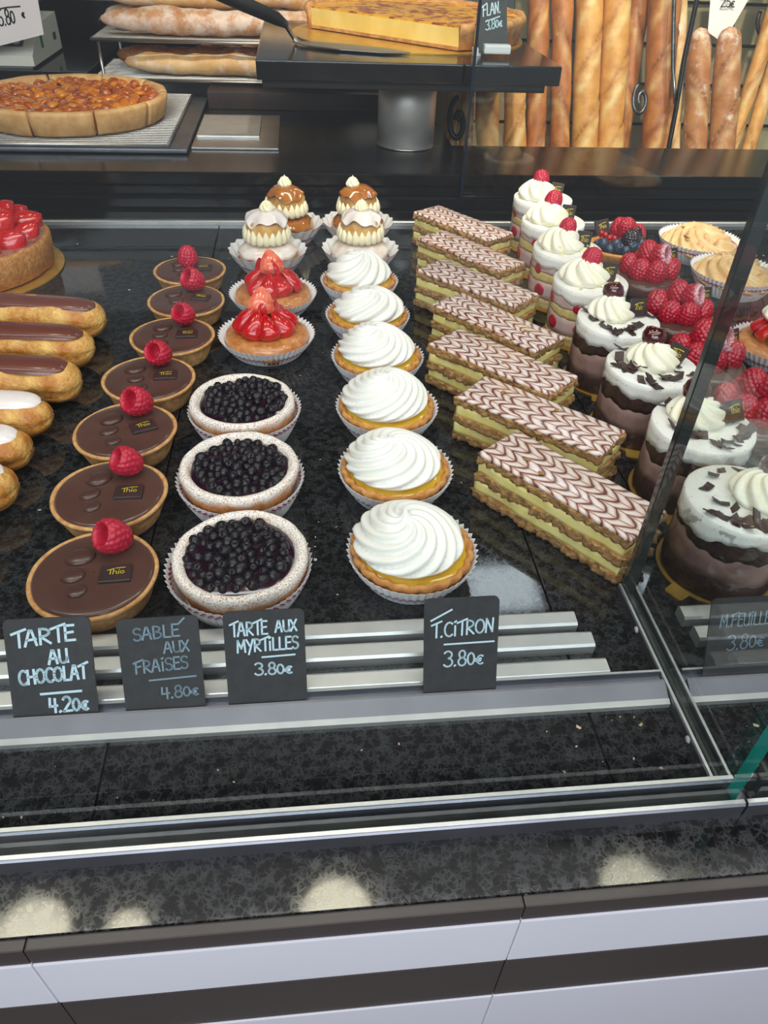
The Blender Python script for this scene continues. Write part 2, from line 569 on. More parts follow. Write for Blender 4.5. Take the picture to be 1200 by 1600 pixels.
def plate(name, outline, z0, z1, mats):
    n = len(outline)
    V = [(x, y, z0) for x, y in outline] + [(x, y, z1) for x, y in outline]
    F = [(i, (i + 1) % n, n + (i + 1) % n, n + i) for i in range(n)]
    F.append(tuple(range(n))[::-1])
    F.append(tuple(range(n, 2 * n)))
    return mesh(name, V, F, mats, False)


def ring(r, n=48, sx=1, sy=1):
    return [(r * sx * math.cos(2 * PI * i / n), r * sy * math.sin(2 * PI * i / n)) for i in range(n)]


def ob(name, me, parent=None, loc=(0, 0, 0), rot=(0, 0, 0), sc=1.0, label=None):
    o = bpy.data.objects.new(name, me)
    COL.objects.link(o)
    if parent:
        o.parent = parent
    o.location = loc
    o.rotation_euler = rot
    o.scale = (sc, sc, sc) if isinstance(sc, (int, float)) else sc
    if label:
        o['label'] = label
    return o


FOOT = []


def thing(name, label, cat, loc=(0, 0, 0), rz=0.0, group=None):
    if loc[2] == 0 and .30 < loc[1] < 1.07:
        loc = (loc[0], loc[1], .0004)
        FOOT.append((loc[0], loc[1]))
    o = bpy.data.objects.new(name, None)
    o.empty_display_size = 0.01
    COL.objects.link(o)
    o.location = loc
    o.rotation_euler = (0, 0, rz)
    o['label'] = label
    o['category'] = cat
    if group:
        o['group'] = group
    return o


def tag(o, label, cat, group=None):
    o['label'] = label
    o['category'] = cat
    if group:
        o['group'] = group
    return o


def struct(o):
    o['kind'] = 'structure'
    return o


def jit(a):
    return rnd.uniform(-a, a)


# ------------------------------------------------------------------ handwriting: letters as pen strokes
def arc(cx, cy, rx, ry, a0, a1, n=9):
    return [(cx + rx * math.cos(math.radians(a0 + (a1 - a0) * i / n)), cy + ry * math.sin(math.radians(a0 + (a1 - a0) * i / n))) for i in range(n + 1)]


GL = {
    'A': (.72, [[(.02, 0), (.3, 1), (.42, .98), (.62, 0)], [(.12, .38), (.6, .42)]]),
    'B': (.7, [[(.1, 0), (.1, 1)], [(.1, 1)] + arc(.18, .77, .36, .23, 90, -90), [(.1, .54)] + arc(.18, .27, .44, .27, 90, -90) + [(.1, 0)]]),
    'C': (.66, [arc(.4, .5, .34, .5, 50, 310, 12)]),
    'E': (.62, [[(.56, .98), (.12, 1), (.1, .02), (.58, 0)], [(.1, .52), (.5, .54)]]),
    'F': (.64, [[(.1, 0), (.14, .98)], [(-.06, .86), (.72, 1.1)], [(.12, .52), (.5, .58)]]),
    'H': (.7, [[(.08, 0), (.1, 1)], [(.6, 0), (.58, 1)], [(.1, .5), (.6, .52)]]),
    'I': (.34, [[(.16, 0), (.17, .72)], [(.12, .98), (.24, 1.06)]]),
    'L': (.58, [[(.12, 1), (.1, .02), (.54, 0)]]),
    'M': (.84, [[(.06, 0), (.12, .98), (.4, .3), (.68, 1), (.74, 0)]]),
    'N': (.72, [[(.08, 0), (.12, 1), (.56, .02), (.6, 1)]]),
    'O': (.74, [arc(.37, .5, .32, .48, 90, 450, 14)]),
    'R': (.7, [[(.1, 0), (.12, 1)], [(.12, 1)] + arc(.2, .75, .38, .25, 90, -90) + [(.14, .5), (.62, 0)]]),
    'S': (.62, [arc(.33, .75, .25, .24, 30, 250, 9) + arc(.3, .25, .26, .26, 80, -150, 9)]),
    'T': (.6, [[(.34, 0), (.36, .96)], [(-.02, .9), (.72, 1.14)]]),
    'U': (.7, [[(.08, 1)] + arc(.34, .3, .25, .3, 180, 360, 8) + [(.6, 1)], [(.6, .4), (.64, 0)]]),
    'X': (.64, [[(.06, 0), (.58, 1)], [(.06, 1), (.58, 0)]]),
    'Y': (.66, [[(.04, 1), (.32, .5)], [(.62, 1), (.2, -.2)]]),
    '0': (.6, [arc(.28, .4, .22, .38, 90, 450, 12)]),
    '2': (.66, [arc(.3, .72, .25, .26, 160, -30, 8) + [(.06, .02), (.62, .04)]]),
    '3': (.62, [arc(.26, .76, .26, .23, 150, -80, 8) + arc(.26, .26, .3, .27, 80, -150, 8)]),
    '4': (.66, [[(.12, .95), (.08, .4), (.6, .44)], [(.46, .9), (.44, 0)]]),
    '5': (.62, [[(.56, 1), (.14, .98), (.12, .56)] + arc(.28, .3, .28, .29, 110, -150, 9)]),
    '8': (.6, [arc(.29, .74, .2, .24, -80, 280, 12) + arc(.29, .25, .25, .26, 90, 450, 12)]),
    '.': (.3, [[(.08, .0), (.15, .06)]]),
    '€': (.56, [arc(.34, .3, .24, .28, 55, 305, 9), [(.0, .36), (.36, .38)], [(.0, .22), (.34, .24)]]),
    'h': (.56, [[(.08, 1.0), (.06, 0)], [(.08, .4)] + arc(.26, .4, .18, .2, 160, 0, 5) + [(.46, 0)]]),
    'i': (.28, [[(.12, 0), (.14, .5)], [(.12, .74), (.18, .82)]]),
    'o': (.56, [arc(.26, .27, .21, .27, 90, 450, 10)]),
    'n': (.56, [[(.08, .55), (.07, 0)], [(.08, .4)] + arc(.25, .38, .17, .17, 160, 0, 5) + [(.44, 0)]]),
    's': (.46, [arc(.24, .42, .16, .13, 30, 260, 6) + arc(.22, .14, .18, .15, 80, -150, 6)]),
    'u': (.56, [[(.06, .55)] + arc(.25, .18, .18, .18, 180, 360, 6) + [(.44, .55)], [(.44, .3), (.5, 0)]]),
    'a': (.56, [arc(.24, .25, .2, .25, 60, 420, 10), [(.45, .5), (.48, 0)]]),
    ' ': (.4, []),
}


def strokes_mesh(name, strokes, w, mat):
    """flat pen strokes in the local x-z plane, facing -y"""
    V, F = [], []
    for st in strokes:
        for (x0, y0), (x1, y1) in zip(st[:-1], st[1:]):
            d = math.hypot(x1 - x0, y1 - y0) or 1e-9
            ux, uy = (x1 - x0) / d, (y1 - y0) / d
            e = w * 0.35
            x0, y0, x1, y1 = x0 - ux * e, y0 - uy * e, x1 + ux * e, y1 + uy * e
            nx, ny = -uy * w / 2, ux * w / 2
            k = len(V)
            V += [(x0 + nx, 0, y0 + ny), (x0 - nx, 0, y0 - ny), (x1 - nx, 0, y1 - ny), (x1 + nx, 0, y1 + ny)]
            F.append((k, k + 1, k + 2, k + 3))
    return mesh(name, V, F, mat, False)


def text_strokes(txt, x, y, h, squeeze=0.9, slope=0.0, track=1.0):
    out = []
    cx = x
    for ch in txt:
        adv, sts = GL[ch]
        for st in sts:
            out.append([(cx + px * h * squeeze, y + py * h + slope * (cx - x + px * h)) for px, py in st])
        cx += adv * h * squeeze * track
    return out, cx - x


def fit_text(txt, x0, x1, y, h, slope=0.0):
    _, w = text_strokes(txt, 0, 0, h, 1.0)
    return text_strokes(txt, x0, y, h, (x1 - x0) / w, slope)[0]


# ------------------------------------------------------------------ room
def slab_obj(name, sx, sy, sz, c, mat):
    return struct(ob(name, bevel_box(name, sx, sy, sz, mat, 0), None, c))


slab_obj('floor', 7.0, 6.0, 0.1, (0, 0.5, -1.0), 'floor')
slab_obj('ceiling', 7.0, 6.0, 0.1, (0, 0.5, 1.62), 'ceiling')
slab_obj('wall_back', 7.0, 0.1, 2.55, (0, 3.0, 0.325), 'plaster')
slab_obj('wall_left', 0.1, 6.0, 2.55, (-3.45, 0.5, 0.325), 'plaster')
for i, (x, y, r) in enumerate([(0.784, 0.751, 0.085), (0.022, 0.752, 0.09), (-0.706, 0.763, 0.09), (-0.481, 0.758, 0.05)]):
    d = thing('ceiling_downlight', ['round warm ceiling downlight above the right end of the case', 'round warm ceiling downlight above the middle of the case',
              'round warm ceiling downlight above the far left of the case', 'small round ceiling downlight left of the middle one'][i], 'lamp', (x, y, 1.5695), 0, 'ceiling downlights')
    ob('trim_ring', lathe('trim_ring', [(r, 0), (r + .012, 0), (r + .012, -.008), (r, -.008)], 40, 'white_plastic'), d)
    ob('diffuser', lathe('diffuser', [(0.0005, -.004), (r, -.004)], 40, 'lamp'), d)
for i, x in enumerate((0.68, 1.32)):
    d = thing('light_panel', ['square cool white light panel over the bread', 'square cool white light panel further right'][i], 'lamp', (x, 1.83, 1.562), 0, 'ceiling light panels')
    ob('frame', bevel_box('frame', .28, .25, .012, 'white_plastic', .002), d, (0, 0, -.001))
    ob('diffuser', bevel_box('diffuser', .25, .22, .004, 'panel_lamp', 0), d, (0, 0, -.008))

# ------------------------------------------------------------------ the display case
case = thing('display_case', 'long black granite pastry display case with a glass front and white fascia', 'display case', (0, 0.14, 0))


def cobj(name, me, loc=(0, 0, 0), label=None, rot=(0, 0, 0)):
    return ob(name, me, case, (loc[0], loc[1] - 0.14, loc[2]), rot, 1, label)


# granite slabs of the deck with open joints (the material is mapped per slab)
xs = [-0.95, -0.55, -0.119, 0.160, 0.262, 0.70, 1.15]
for i in range(len(xs) - 1):
    a, b = xs[i] + .0006, xs[i + 1] - .0006
    cobj('granite_slab', bevel_box('granite_slab', b - a, 1.005 - 0.2 - .001, 0.03, 'granite', .0006, 1), ((a + b) / 2, (1.005 + .2) / 2, -0.015))
    cobj('granite_slab', bevel_box('granite_slab', b - a, .082, 0.03, 'granite', .0006, 1), ((a + b) / 2, 1.0465, -0.015))
xs2 = [-0.95, 0.42, 1.15]
for i in range(2):
    a, b = xs2[i] + .0003, xs2[i + 1] - .0003
    cobj('granite_ledge', bevel_box('granite_ledge', b - a, .2 - .1465, 0.03, 'granite', .0008, 2), ((a + b) / 2, (.1465 + .2) / 2, -0.015))
# back edge: bright strip, then the dark runners of the sliding doors up to the counter
cobj('back_strip', extrude_x('back_strip', [(1.088, -.02), (1.088, .0045), (1.0895, .0055), (1.093, .0055), (1.093, -.02)], -.95, 1.15, 'alu'))
cobj('door_runner', extrude_x('door_runner', [(1.0935, -.02), (1.0935, .016), (1.099, .018), (1.099, .013), (1.105, .013), (1.105, .031), (1.111, .033), (1.111, .028), (1.117, .028),
     (1.117, .044), (1.121, .046), (1.139, .046), (1.139, -.02)], -.95, 1.15, 'black'), label='black stepped sliding door runner')
# fascia below the ledge
for k, (z1, z0, y, mt) in enumerate([(.0002, -.0145, .1405, 'brown_panel'), (-.015, -.0655, .1398, 'white_panel'), (-.066, -.069, .1445, 'black_matt'), (-.0692, -.1215, .1405, 'brown_panel'), (-.122, -.42, .1398, 'white_panel')]):
    nm = ['ledge_trim', 'fascia_panel', 'shadow_gap', 'fascia_strip', 'fascia_panel'][k]
    if nm in ('fascia_panel', 'fascia_strip', 'ledge_trim'):
        dp = .0058 if nm == 'ledge_trim' else .016
        for a, b in ((-.95, -.137), (-.1365, .0945), (.095, 1.15)):
            cobj(nm, bevel_box(nm, b - a, dp, z1 - z0, mt, .0008, 2), ((a + b) / 2, y + dp / 2, (z1 + z0) / 2))
    else:
        cobj(nm, bevel_box(nm, 2.1, .012, z1 - z0, mt, 0), (.1, y + .008, (z1 + z0) / 2))
cobj('plinth', bevel_box('plinth', 2.1, .9, .5, 'black_matt', .002), (.1, .63, -.70))
# front channel holding the front panes
for x0, x1 in ((-.95, .2205), (.222, 1.15)):
    cobj('front_channel', extrude_x('front_channel', [(.1765, 0), (.1765, .0105), (.1775, .0115), (.1795, .0115), (.1805, .0105), (.1805, .003), (.1905, .003), (.1905, .010), (.1915, .011), (.1935, .011), (.1945, .010), (.1945, 0)],
         x0, x1, 'alu_dark'), label='dark anodised channel with two bright lips')
    for yy in (.1785, .1925):
        cobj('channel_lip', extrude_x('channel_lip', [(yy - .0011, .0112), (yy - .0011, .0122), (yy + .0011, .0122), (yy + .0011, .0112)], x0, x1, 'alu'), label='bright aluminium lip')


def pane(name, sx, sy, sz, c, edge, label):
    me = bevel_box(name, sx, sy, sz, 'glass', 0)
    me.materials.append(M[edge])
    me.materials.append(M['dark_edge'])
    ax = 0 if sx < sy else 1
    for p in me.polygons:
        # only the upright ground edges show the tint; the hidden top and bottom edges stay dark
        p.material_index = 0 if abs(p.normal[ax]) > .9 else (2 if abs(p.normal[2]) > .9 else 1)
        if ax == 0 and p.normal[1] < -.9:
            p.material_index = 0
    return cobj(name, me, c, label)


pane('front_glass', 1.1680, .008, .55, (-.3660, .1855, .2800), 'glass_edge', 'clear front pane left of the divider')
pane('front_glass', .924, .008, .55, (.6900, .1855, .2800), 'dark_edge', 'clear front pane right of the divider')
# divider: channel, screws, glass
dv = extrude_x('divider_channel', [(-.0065, 0), (-.0065, .006), (-.0058, .0066), (-.0046, .0066), (-.0042, .006), (-.0042, .002), (.0042, .002), (.0042, .006), (.0046, .0066), (.0058, .0066), (.0065, .006), (.0065, 0)], 0, .148, 'alu_dark')
cobj('divider_channel', dv, (.217, .1955, 0), 'channel holding the divider glass', (0, 0, PI / 2))
for dx in (-.0052, .0052):
    cobj('channel_lip', extrude_x('divider_lip', [(-.0008, .0066), (-.0008, .0074), (.0008, .0074), (.0008, .0066)], 0, .148, 'alu'), (.217 + dx, .1955, 0), 'bright aluminium lip', (0, 0, PI / 2))
for yy in (.222, .305):
    cobj('screw_cap', lathe('screw_cap', [(.0003, .0012), (.0018, .001), (.0024, 0)], 16, 'screw'), (.2106, yy, .0032), None, (0, -PI / 2, 0))
pane('divider_glass', .0075, .144, .42, (.217, .2660, .2135), 'dark_edge', 'clear divider pane with a dark polished edge')
cobj('divider_back_edge', bevel_box('divider_back_edge', .0078, .0055, .42, 'dark_edge', .0006, 1), (.217, .3415, .2135), 'dark polished rear edge of the divider')

# sign rail and air vent bars, one set on each side of the divider
rail = [(.2470, 0), (.2470, .0030), (.2495, .0040), (.2500, .0042), (.2590, .0085), (.2605, .0086), (.2605, .0050), (.2662, .0050), (.2662, .0086), (.2674, .0086), (.2676, 0)]
for x0, x1 in ((-.95, .2100), (.2245, 1.15)):
    cobj('sign_rail', extrude_x('sign_rail', rail, x0, x1, 'alu_dark'))
    cobj('rail_lip', extrude_x('rail_lip', [(.2462, 0), (.2462, .0034), (.2478, .0040), (.2496, .0046), (.2496, 0)], x0, x1, 'alu'), label='bright lower lip of the rail')
    cobj('rail_top', extrude_x('rail_top', [(.2662, .0084), (.2662, .0092), (.2676, .0092), (.2676, .0084)], x0, x1, 'alu'))
for y0, xr, xl in ((.3082, .1705, .2440), (.2900, .1765, .2465), (.2682, .1790, .2480)):
    pr = [(y0, 0), (y0 - .0004, .0072), (y0 + .0012, .0086), (y0 + .0098, .0092), (y0 + .0116, .0080), (y0 + .0118, 0)]
    cobj('vent_bar', extrude_x('vent_bar', pr, -.95, xr, 'alu'))
    cobj('vent_bar', extrude_x('vent_bar', pr, xl, 1.15, 'alu'))

# ------------------------------------------------------------------ back counter and what stands on it
bc = thing('back_counter', 'polished black back counter behind the pastry case', 'counter', (0, 1.14, 0))
ob('worktop', plate('worktop', [(-.95, 1.118), (1.15, 1.118), (1.15, 1.280), (.245, 1.280), (.245, 2.05), (-.95, 2.05)], .047, .063, 'worktop'), bc, (0, -1.14, 0))
ob('worktop_edge', extrude_x('worktop_edge', [(1.1165, .048), (1.1165, .0615), (1.1178, .0632), (1.1192, .0634), (1.1185, .048)], -.95, 1.15, 'black'), bc, (0, -1.14, 0))
ob('support_block', bevel_box('support_block', .40, .30, .028, 'dark_brown', .001), bc, (.038, 1.66 - 1.14, .0772))
ob('raised_plinth', bevel_box('raised_plinth', .52, .36, .042, 'black', .001), bc, (-.64, 1.765 - 1.14, .0842))
ob('upstand', bevel_box('upstand', 1.15, .02, .112, 'black', .001), bc, (-.365, 1.99 - 1.14, .1192))
# sliding rear pane: its dark edge shows left of the bread
sg = thing('sliding_glass_pane', 'clear sliding rear pane in front of the bread, dark blue left edge', 'glass pane', (.232, 1.1085, .0335))
me = bevel_box('pane', .62, .004, .45, 'glass', 0)
me.materials.append(M['blue_edge'])
for p in me.polygons:
    p.material_index = 0 if abs(p.normal[1]) > .9 else 1
ob('pane', me, sg, (.312, 0, .227))
ob('edge_strip', bevel_box('edge_strip', .004, .0055, .45, 'blue_edge', 0), sg, (0, 0, .227))

pl = thing('steel_tray', 'flat brushed steel tray lying on the back counter beside the wire rack', 'tray', (-.099, 1.345, .0634))
ob('base', bevel_box('base', .132, .22, .003, 'steel', .0008), pl, (0, 0, .0015))
ob('raised_centre', bevel_box('raised_centre', .098, .14, .003, 'alu', .001), pl, (-.014, .02, .0046), label='paler raised middle')

# wire rack under the round tart
def wire_rack(name, label, x0, x1, y0, y1, z, loc, leg_h, legs=True, n=46, grp='wire racks'):
    t = thing(name, label, 'rack', loc, 0, grp)
    r = .0022
    ob('frame', tube('frame', [(x0, y0, z), (x1, y0, z), (x1, y1, z), (x0, y1, z)], r * 1.3, 'steel', 8, True), t)
    V, F = [], []
    for i in range(n):
        y = y0 + (y1 - y0) * (i + .5) / n
        k = len(V)
        for x in (x0, x1):
            for a in range(6):
                V.append((x, y + .0016 * math.cos(a * PI / 3), z + .0016 + .0014 * math.sin(a * PI / 3)))
        F += [(k + a, k + (a + 1) % 6, k + 6 + (a + 1) % 6, k + 6 + a) for a in range(6)]
    w = ob('wires', mesh('wires', V, F, 'steel'), t)
    w['kind'] = 'stuff'
    if legs:
        for x in (x0 + .01, x1 - .01):
            for y in (y0 + .006, y1 - .006):
                ob('leg', tube('leg', [(x, y, z), (x, y, z - leg_h)], .0028, 'steel', 8), t)
    return t


sp = tag(ob('baking_sheet', None or bevel_box('baking_sheet', .49, .37, .006, 'alu_dark', .002), None, (-.413, 1.392, .0676)), 'shallow steel baking sheet under the rack of the round fruit tart', 'tray')
wire_rack('cooling_rack', 'steel wire cooling rack under the round fruit tart', -.235, .217, -.18, .178, .0, (-.413, 1.392, .0738), .003, False, 34)

# loaf racks stacked behind
wire_rack('cooling_rack', 'lower steel wire rack under the two lower floury loaves', -.23, .34, 0, .20, 0, (-.135, 1.555, .0988), .007, True, 26)
wire_rack('cooling_rack', 'upper steel wire rack under the upper floury loaves', -.222, .34, 0, .20, 0, (-.135, 1.555, .1600), .054, True, 26)


def loaf_mesh(name, L, r, mat, seed, n=70, m=22, flat=.86):
    s = np.linspace(0, 1, n)
    prof = np.power(np.clip(1 - np.abs(2 * s - 1) ** 9, 0, 1), .5) * r + .0006
    th = np.linspace(0, 2 * PI, m, endpoint=False)
    X = np.repeat((s * L)[:, None], m, 1)
    Y = prof[:, None] * np.cos(th)[None]
    Z = prof[:, None] * np.sin(th)[None] * flat
    P = np.stack([X, Y, Z], -1)
    w = wob(P, 38, .0028, seed) + wob(P, 110, .0011, seed + 3)
    P[..., 1] += np.cos(th)[None] * w
    P[..., 2] += np.sin(th)[None] * w + wob(np.stack([X, X * 0, X * 0], -1), 22, .003, seed + 5)
    P[..., 2] -= P[..., 2].min()
    up = np.sin(th)[None]
    sl = np.clip(1 - np.abs(((s * L / .085 + seed * .37)[:, None] % 1) - .5 - .28 * np.cos(th)[None]) / .16, 0, 1) * np.clip(up * 2.2 - .6, 0, 1)
    P[..., 2] += sl * .003
    F = gridf(n, m, cv=True)
    F += [tuple(range(m)), tuple((n - 1) * m + j for j in range(m))[::-1]]
    return mesh(name, P.reshape(-1, 3), F, mat, attr=('slash', sl * .85))


for i, (mt, L, r, loc, rz, lb) in enumerate([
        ('loaf_pale', .42, .0185, (-.312, 1.585, .1018), 0.0, 'pale floury loaf at the front of the lower rack'),
        ('loaf_dark', .42, .0205, (-.335, 1.645, .1018), 0.01, 'brown loaf behind the pale one on the lower rack'),
        ('loaf', .46, .0205, (-.345, 1.592, .1630), 0.0, 'floury loaf at the front of the upper rack'),
        ('loaf', .46, .020, (-.347, 1.650, .1630), 0.0, 'loaf at the back of the upper rack'),
        ('loaf_pale', .46, .0195, (-.340, 1.622, .2010), 0.01, 'topmost loaf lying across the two loaves of the upper rack')]):
    tag(ob('loaf', loaf_mesh('loaf', L, r, mt, 11 + i * 7), None, loc, (0, 0, rz)), lb, 'bread', 'loaves on the wire racks')

# kitchen scale and price card at the far left
sc = thing('shop_scale', 'beige counter scale with keypad and steel platform behind the price card', 'scale', (-.60, 1.60, .1054))
prof = [(0, 0.004), (0, .020), (.01, .026), (.085, .060), (.21, .066), (.21, .004)]
n = len(prof)
V = [(-.16, y, z) for y, z in prof] + [(.125, y, z) for y, z in prof]
F = [(i, (i + 1) % n, n + (i + 1) % n, n + i) for i in range(n)] + [tuple(range(n))[::-1], tuple(range(n, 2 * n))]
ob('housing', mesh('housing', V, F, 'beige', False), sc)
ob('base', bevel_box('base', .275, .20, .006, 'grey_plastic', .001), sc, (-.018, .105, .003))
ob('platform', bevel_box('platform', .27, .17, .014, 'steel', .003), sc, (-.03, .135, .090))
ob('platform_post', bevel_box('platform_post', .05, .05, .022, 'grey_plastic', .001), sc, (-.03, .135, .074))
kp = ob('keypad', bevel_box('keypad', .16, .045, .002, 'keypad', .0005), sc, (.025, .042, .041), (math.radians(24.4), 0, 0))
for i in range(6):
    for j in range(2):
        ob('key', lathe('key', [(.0003, .0022), (.0055, .002), (.006, 0)], 14, 'key'), kp, (.068 - i * .016, -.012 + j * .018, .001))
ob('sticker', bevel_box('sticker', .0006, .014, .030, 'green', 0), sc, (.1255, .075, .038), label='green sticker')
ob('vent_strip', bevel_box('vent_strip', .0006, .02, .012, 'keypad', 0), sc, (.1255, .17, .03))


def writing(parent, strokes, w, mat, loc=(0, 0, 0), name='lettering'):
    return ob(name, strokes_mesh(name, strokes, w, mat), parent, loc)


pc = thing('price_card', 'white handwritten price card in front of the counter scale', 'price card', (-.50, 1.568, .1054))
ob('sheet', mesh('sheet', [(-.09, 0, .022), (.062, 0, .058), (.070, 0, .20), (-.09, 0, .20), (-.09, .0012, .022), (.062, .0012, .058), (.070, .0012, .20), (-.09, .0012, .20)],
   [(0, 1, 2, 3), (7, 6, 5, 4), (0, 4, 5, 1), (1, 5, 6, 2), (2, 6, 7, 3), (3, 7, 4, 0)], 'card', False), pc)
ob('holder_rod', tube('holder_rod', [(-.07, .004, 0), (-.07, .004, .19)], .002, 'steel', 8), pc)
ob('holder_foot', bevel_box('holder_foot', .04, .03, .004, 'black_matt', .001), pc, (-.07, .004, .002))
st = text_strokes('hns', .000, .118, .022, .8, .06)[0] + [[(-.01, .092), (.012, .096), (.033, .098)]] + text_strokes('5.80', -.008, .068, .022, .62, .2)[0] + text_strokes('€', .033, .082, .012, .7)[0]
writing(pc, st, .0022, 'ink', (0, -.0006, 0))

# ------------------------------------------------------------------ round fruit tart on the rack
ft = thing('round_fruit_tart', 'large round sliced tart of glossy roasted orange plums at the far left', 'tart', (-.365, 1.372, .0777))
R0 = .152
for k in range(10):
    a0, a1 = k * PI / 5 + .013 + .14, (k + 1) * PI / 5 - .013 + .14
    th = np.linspace(a0, a1, 14)
    pr = np.array([(.136, .002), (R0 - .012, 0), (R0 - .006, .004), (R0 + .001, .030), (R0, .0345), (R0 - .006, .036), (R0 - .013, .033), (R0 - .014, .024), (.136, .022)])
    P = np.stack([pr[None, :, 0] * np.cos(th)[:, None], pr[None, :, 0] * np.sin(th)[:, None], np.repeat(pr[None, :, 1], 14, 0)], -1)
    P += wob(P, 90, .0009, k)[..., None] * np.array([.6, .6, .5])
    F = gridf(14, 9, cv=True) + [tuple(range(9)), tuple(13 * 9 + j for j in range(9))[::-1]]
    ob('crust_slice', mesh('crust_slice', P.reshape(-1, 3), F, 'tart_crust'), ft)
ob('filling', lathe('filling', [(.0004, .024), (.07, .0245), (.139, .024), (.139, .003), (.0004, .002)], 48, 'plum_dark', noise=(60, .001, 4)), ft)
fr = [lathe('fruit_half', [(.0003, .0065), (.004, .0062), (.0075, .0045), (.0095, .0015), (.0098, -.002), (.0004, -.003)], 14, 'plum' if q < 2 else 'plum_dark', noise=(260, .0012, q)) for q in range(4)]
pts = []
for tr in range(9000):
    x, y = rnd.uniform(-.134, .134), rnd.uniform(-.134, .134)
    if x * x + y * y < .133 ** 2 and all((x - a) ** 2 + (y - b) ** 2 > .0148 ** 2 for a, b in pts):
        pts.append((x, y))
for x, y in pts:
    ob('fruit_half', rnd.choice(fr), ft, (x, y, .0255 + jit(.002)), (jit(.5), jit(.5), rnd.uniform(0, 6)), (rnd.uniform(1.0, 1.4), rnd.uniform(.85, 1.1), rnd.uniform(.8, 1.2)))

# ------------------------------------------------------------------ raised stand with the cut flan
stn = thing('display_stand', 'square black raised stand on a brushed steel column carrying the flan', 'stand', (.169, 1.285, .0634))
ob('column', lathe('column', [(.0455, 0), (.0455, .112)], 48, 'steel_column', cap0=True, cap1=True), stn)
ob('column_foot', lathe('column_foot', [(.0475, 0), (.0475, .002), (.0455, .002)], 48, 'steel', cap0=True), stn)
ob('top_slab', bevel_box('top_slab', .418, .40, .024, 'black', .002), stn, (-.015, .055, .1225))
ob('lower_slab', bevel_box('lower_slab', .395, .375, .011, 'black_matt', .0015), stn, (-.020, .055, .105))
zt = .0634 + .1346
bd = tag(ob('gold_cake_board', plate('gold_cake_board', ring(.185, 64), 0, .0016, 'gold'), None, (.178, 1.395, zt)), 'round gold cake board under the cut flan', 'cake board')
fl = thing('custard_flan', 'large browned custard flan with its front slice cut away, on the black stand', 'flan', (.187, 1.392, zt + .0030))
Rf = .172
ca0, ca1 = math.radians(-74), math.radians(168)
th = np.linspace(ca0, ca1, 60)
def rim(prf, nm, mat, seed):
    pr = np.array(prf)
    P = np.stack([pr[None, :, 0] * np.cos(th)[:, None], pr[None, :, 0] * np.sin(th)[:, None], np.repeat(pr[None, :, 1], 60, 0)], -1)
    P += wob(P, 90, .0012, seed)[..., None]
    k = len(prf)
    F = gridf(60, k, cv=True) + [tuple(range(k)), tuple(59 * k + j for j in range(k))[::-1]]
    return ob(nm, mesh(nm, P.reshape(-1, 3), F, mat), fl)
rim([(Rf - .008, .001), (Rf - .002, .001), (Rf + .001, .018), (Rf + .006, .026), (Rf + .004, .033), (Rf - .004, .034), (Rf - .008, .028)], 'crust', 'flan_crust', 2)
out = [((Rf - .006) * math.cos(t), (Rf - .006) * math.sin(t)) for t in th]
# subdivide the straight cut so that the cut face has a slightly torn outline
a, b = out[-1], out[0]
cut = [(a[0] + (b[0] - a[0]) * i / 14 + jit(.0007), a[1] + (b[1] - a[1]) * i / 14 + jit(.0007)) for i in range(1, 14)]
ob('base_crust', plate('base_crust', out + cut, 0, .0045, 'flan_crust'), fl)
ob('custard', plate('custard', out + cut, .0045, .0275, 'flan'), fl)
ob('browned_skin', plate('browned_skin', out + cut, .0275, .0295, 'flan_top'), fl)
kn = thing('cake_server', 'steel cake server with a black handle lying beside the cut flan', 'cake server', (.0, 1.30, .2002))
bl = [(.005, .0), (.03, -.022), (.09, -.030), (.15, -.022), (.185, .0), (.15, .016), (.09, .020), (.03, .012)]
ob('blade', plate('blade', bl, .0002, .0016, 'steel'), kn, (-.01, -.02, 0), (0, 0, math.radians(-24)))
ob('neck', tube('neck', [(.0, -.018, .001), (-.006, -.030, .010), (-.016, -.045, .026)], .0035, 'steel', 10), kn)
ob('handle', tube('handle', [(-.014, -.042, .024), (-.026, -.055, .032), (-.07, -.075, .050), (-.13, -.10, .075), (-.17, -.115, .085)], .009, 'handle', 14, rad=[.005, .0085, .0095, .010, .007]), kn)


def sign_board(w, h):
    r = .0035
    o = [(-w / 2, 0), (w / 2, 0)]
    for cx, a0 in ((w / 2 - r, 0), (-w / 2 + r, 90)):
        o += [(cx + r * math.cos(math.radians(a0 + a)), h - r + r * math.sin(math.radians(a0 + a))) for a in range(0, 91, 15)]
    n = len(o)
    V = [(x, -.0006, z) for x, z in o] + [(x, .0006, z) for x, z in o]
    F = [tuple(range(n)), tuple(range(n, 2 * n))[::-1]] + [(i, n + i, n + (i + 1) % n, (i + 1) % n) for i in range(n)]
    return mesh('board', V, F, 'slate', False)


def sign(label, loc, tilt, w, h, strokes, pw, mat='chalk', roll=0.0, yaw=0.0, name='chalkboard_sign', grp='chalkboard price signs in the rail'):
    t = thing(name, label, 'price sign', loc, yaw, grp)
    t.rotation_euler = Euler((-math.radians(tilt), roll, yaw), 'XYZ')
    ob('board', sign_board(w, h), t)
    writing(t, strokes, pw, mat, (0, -.0009, 0))
    return t


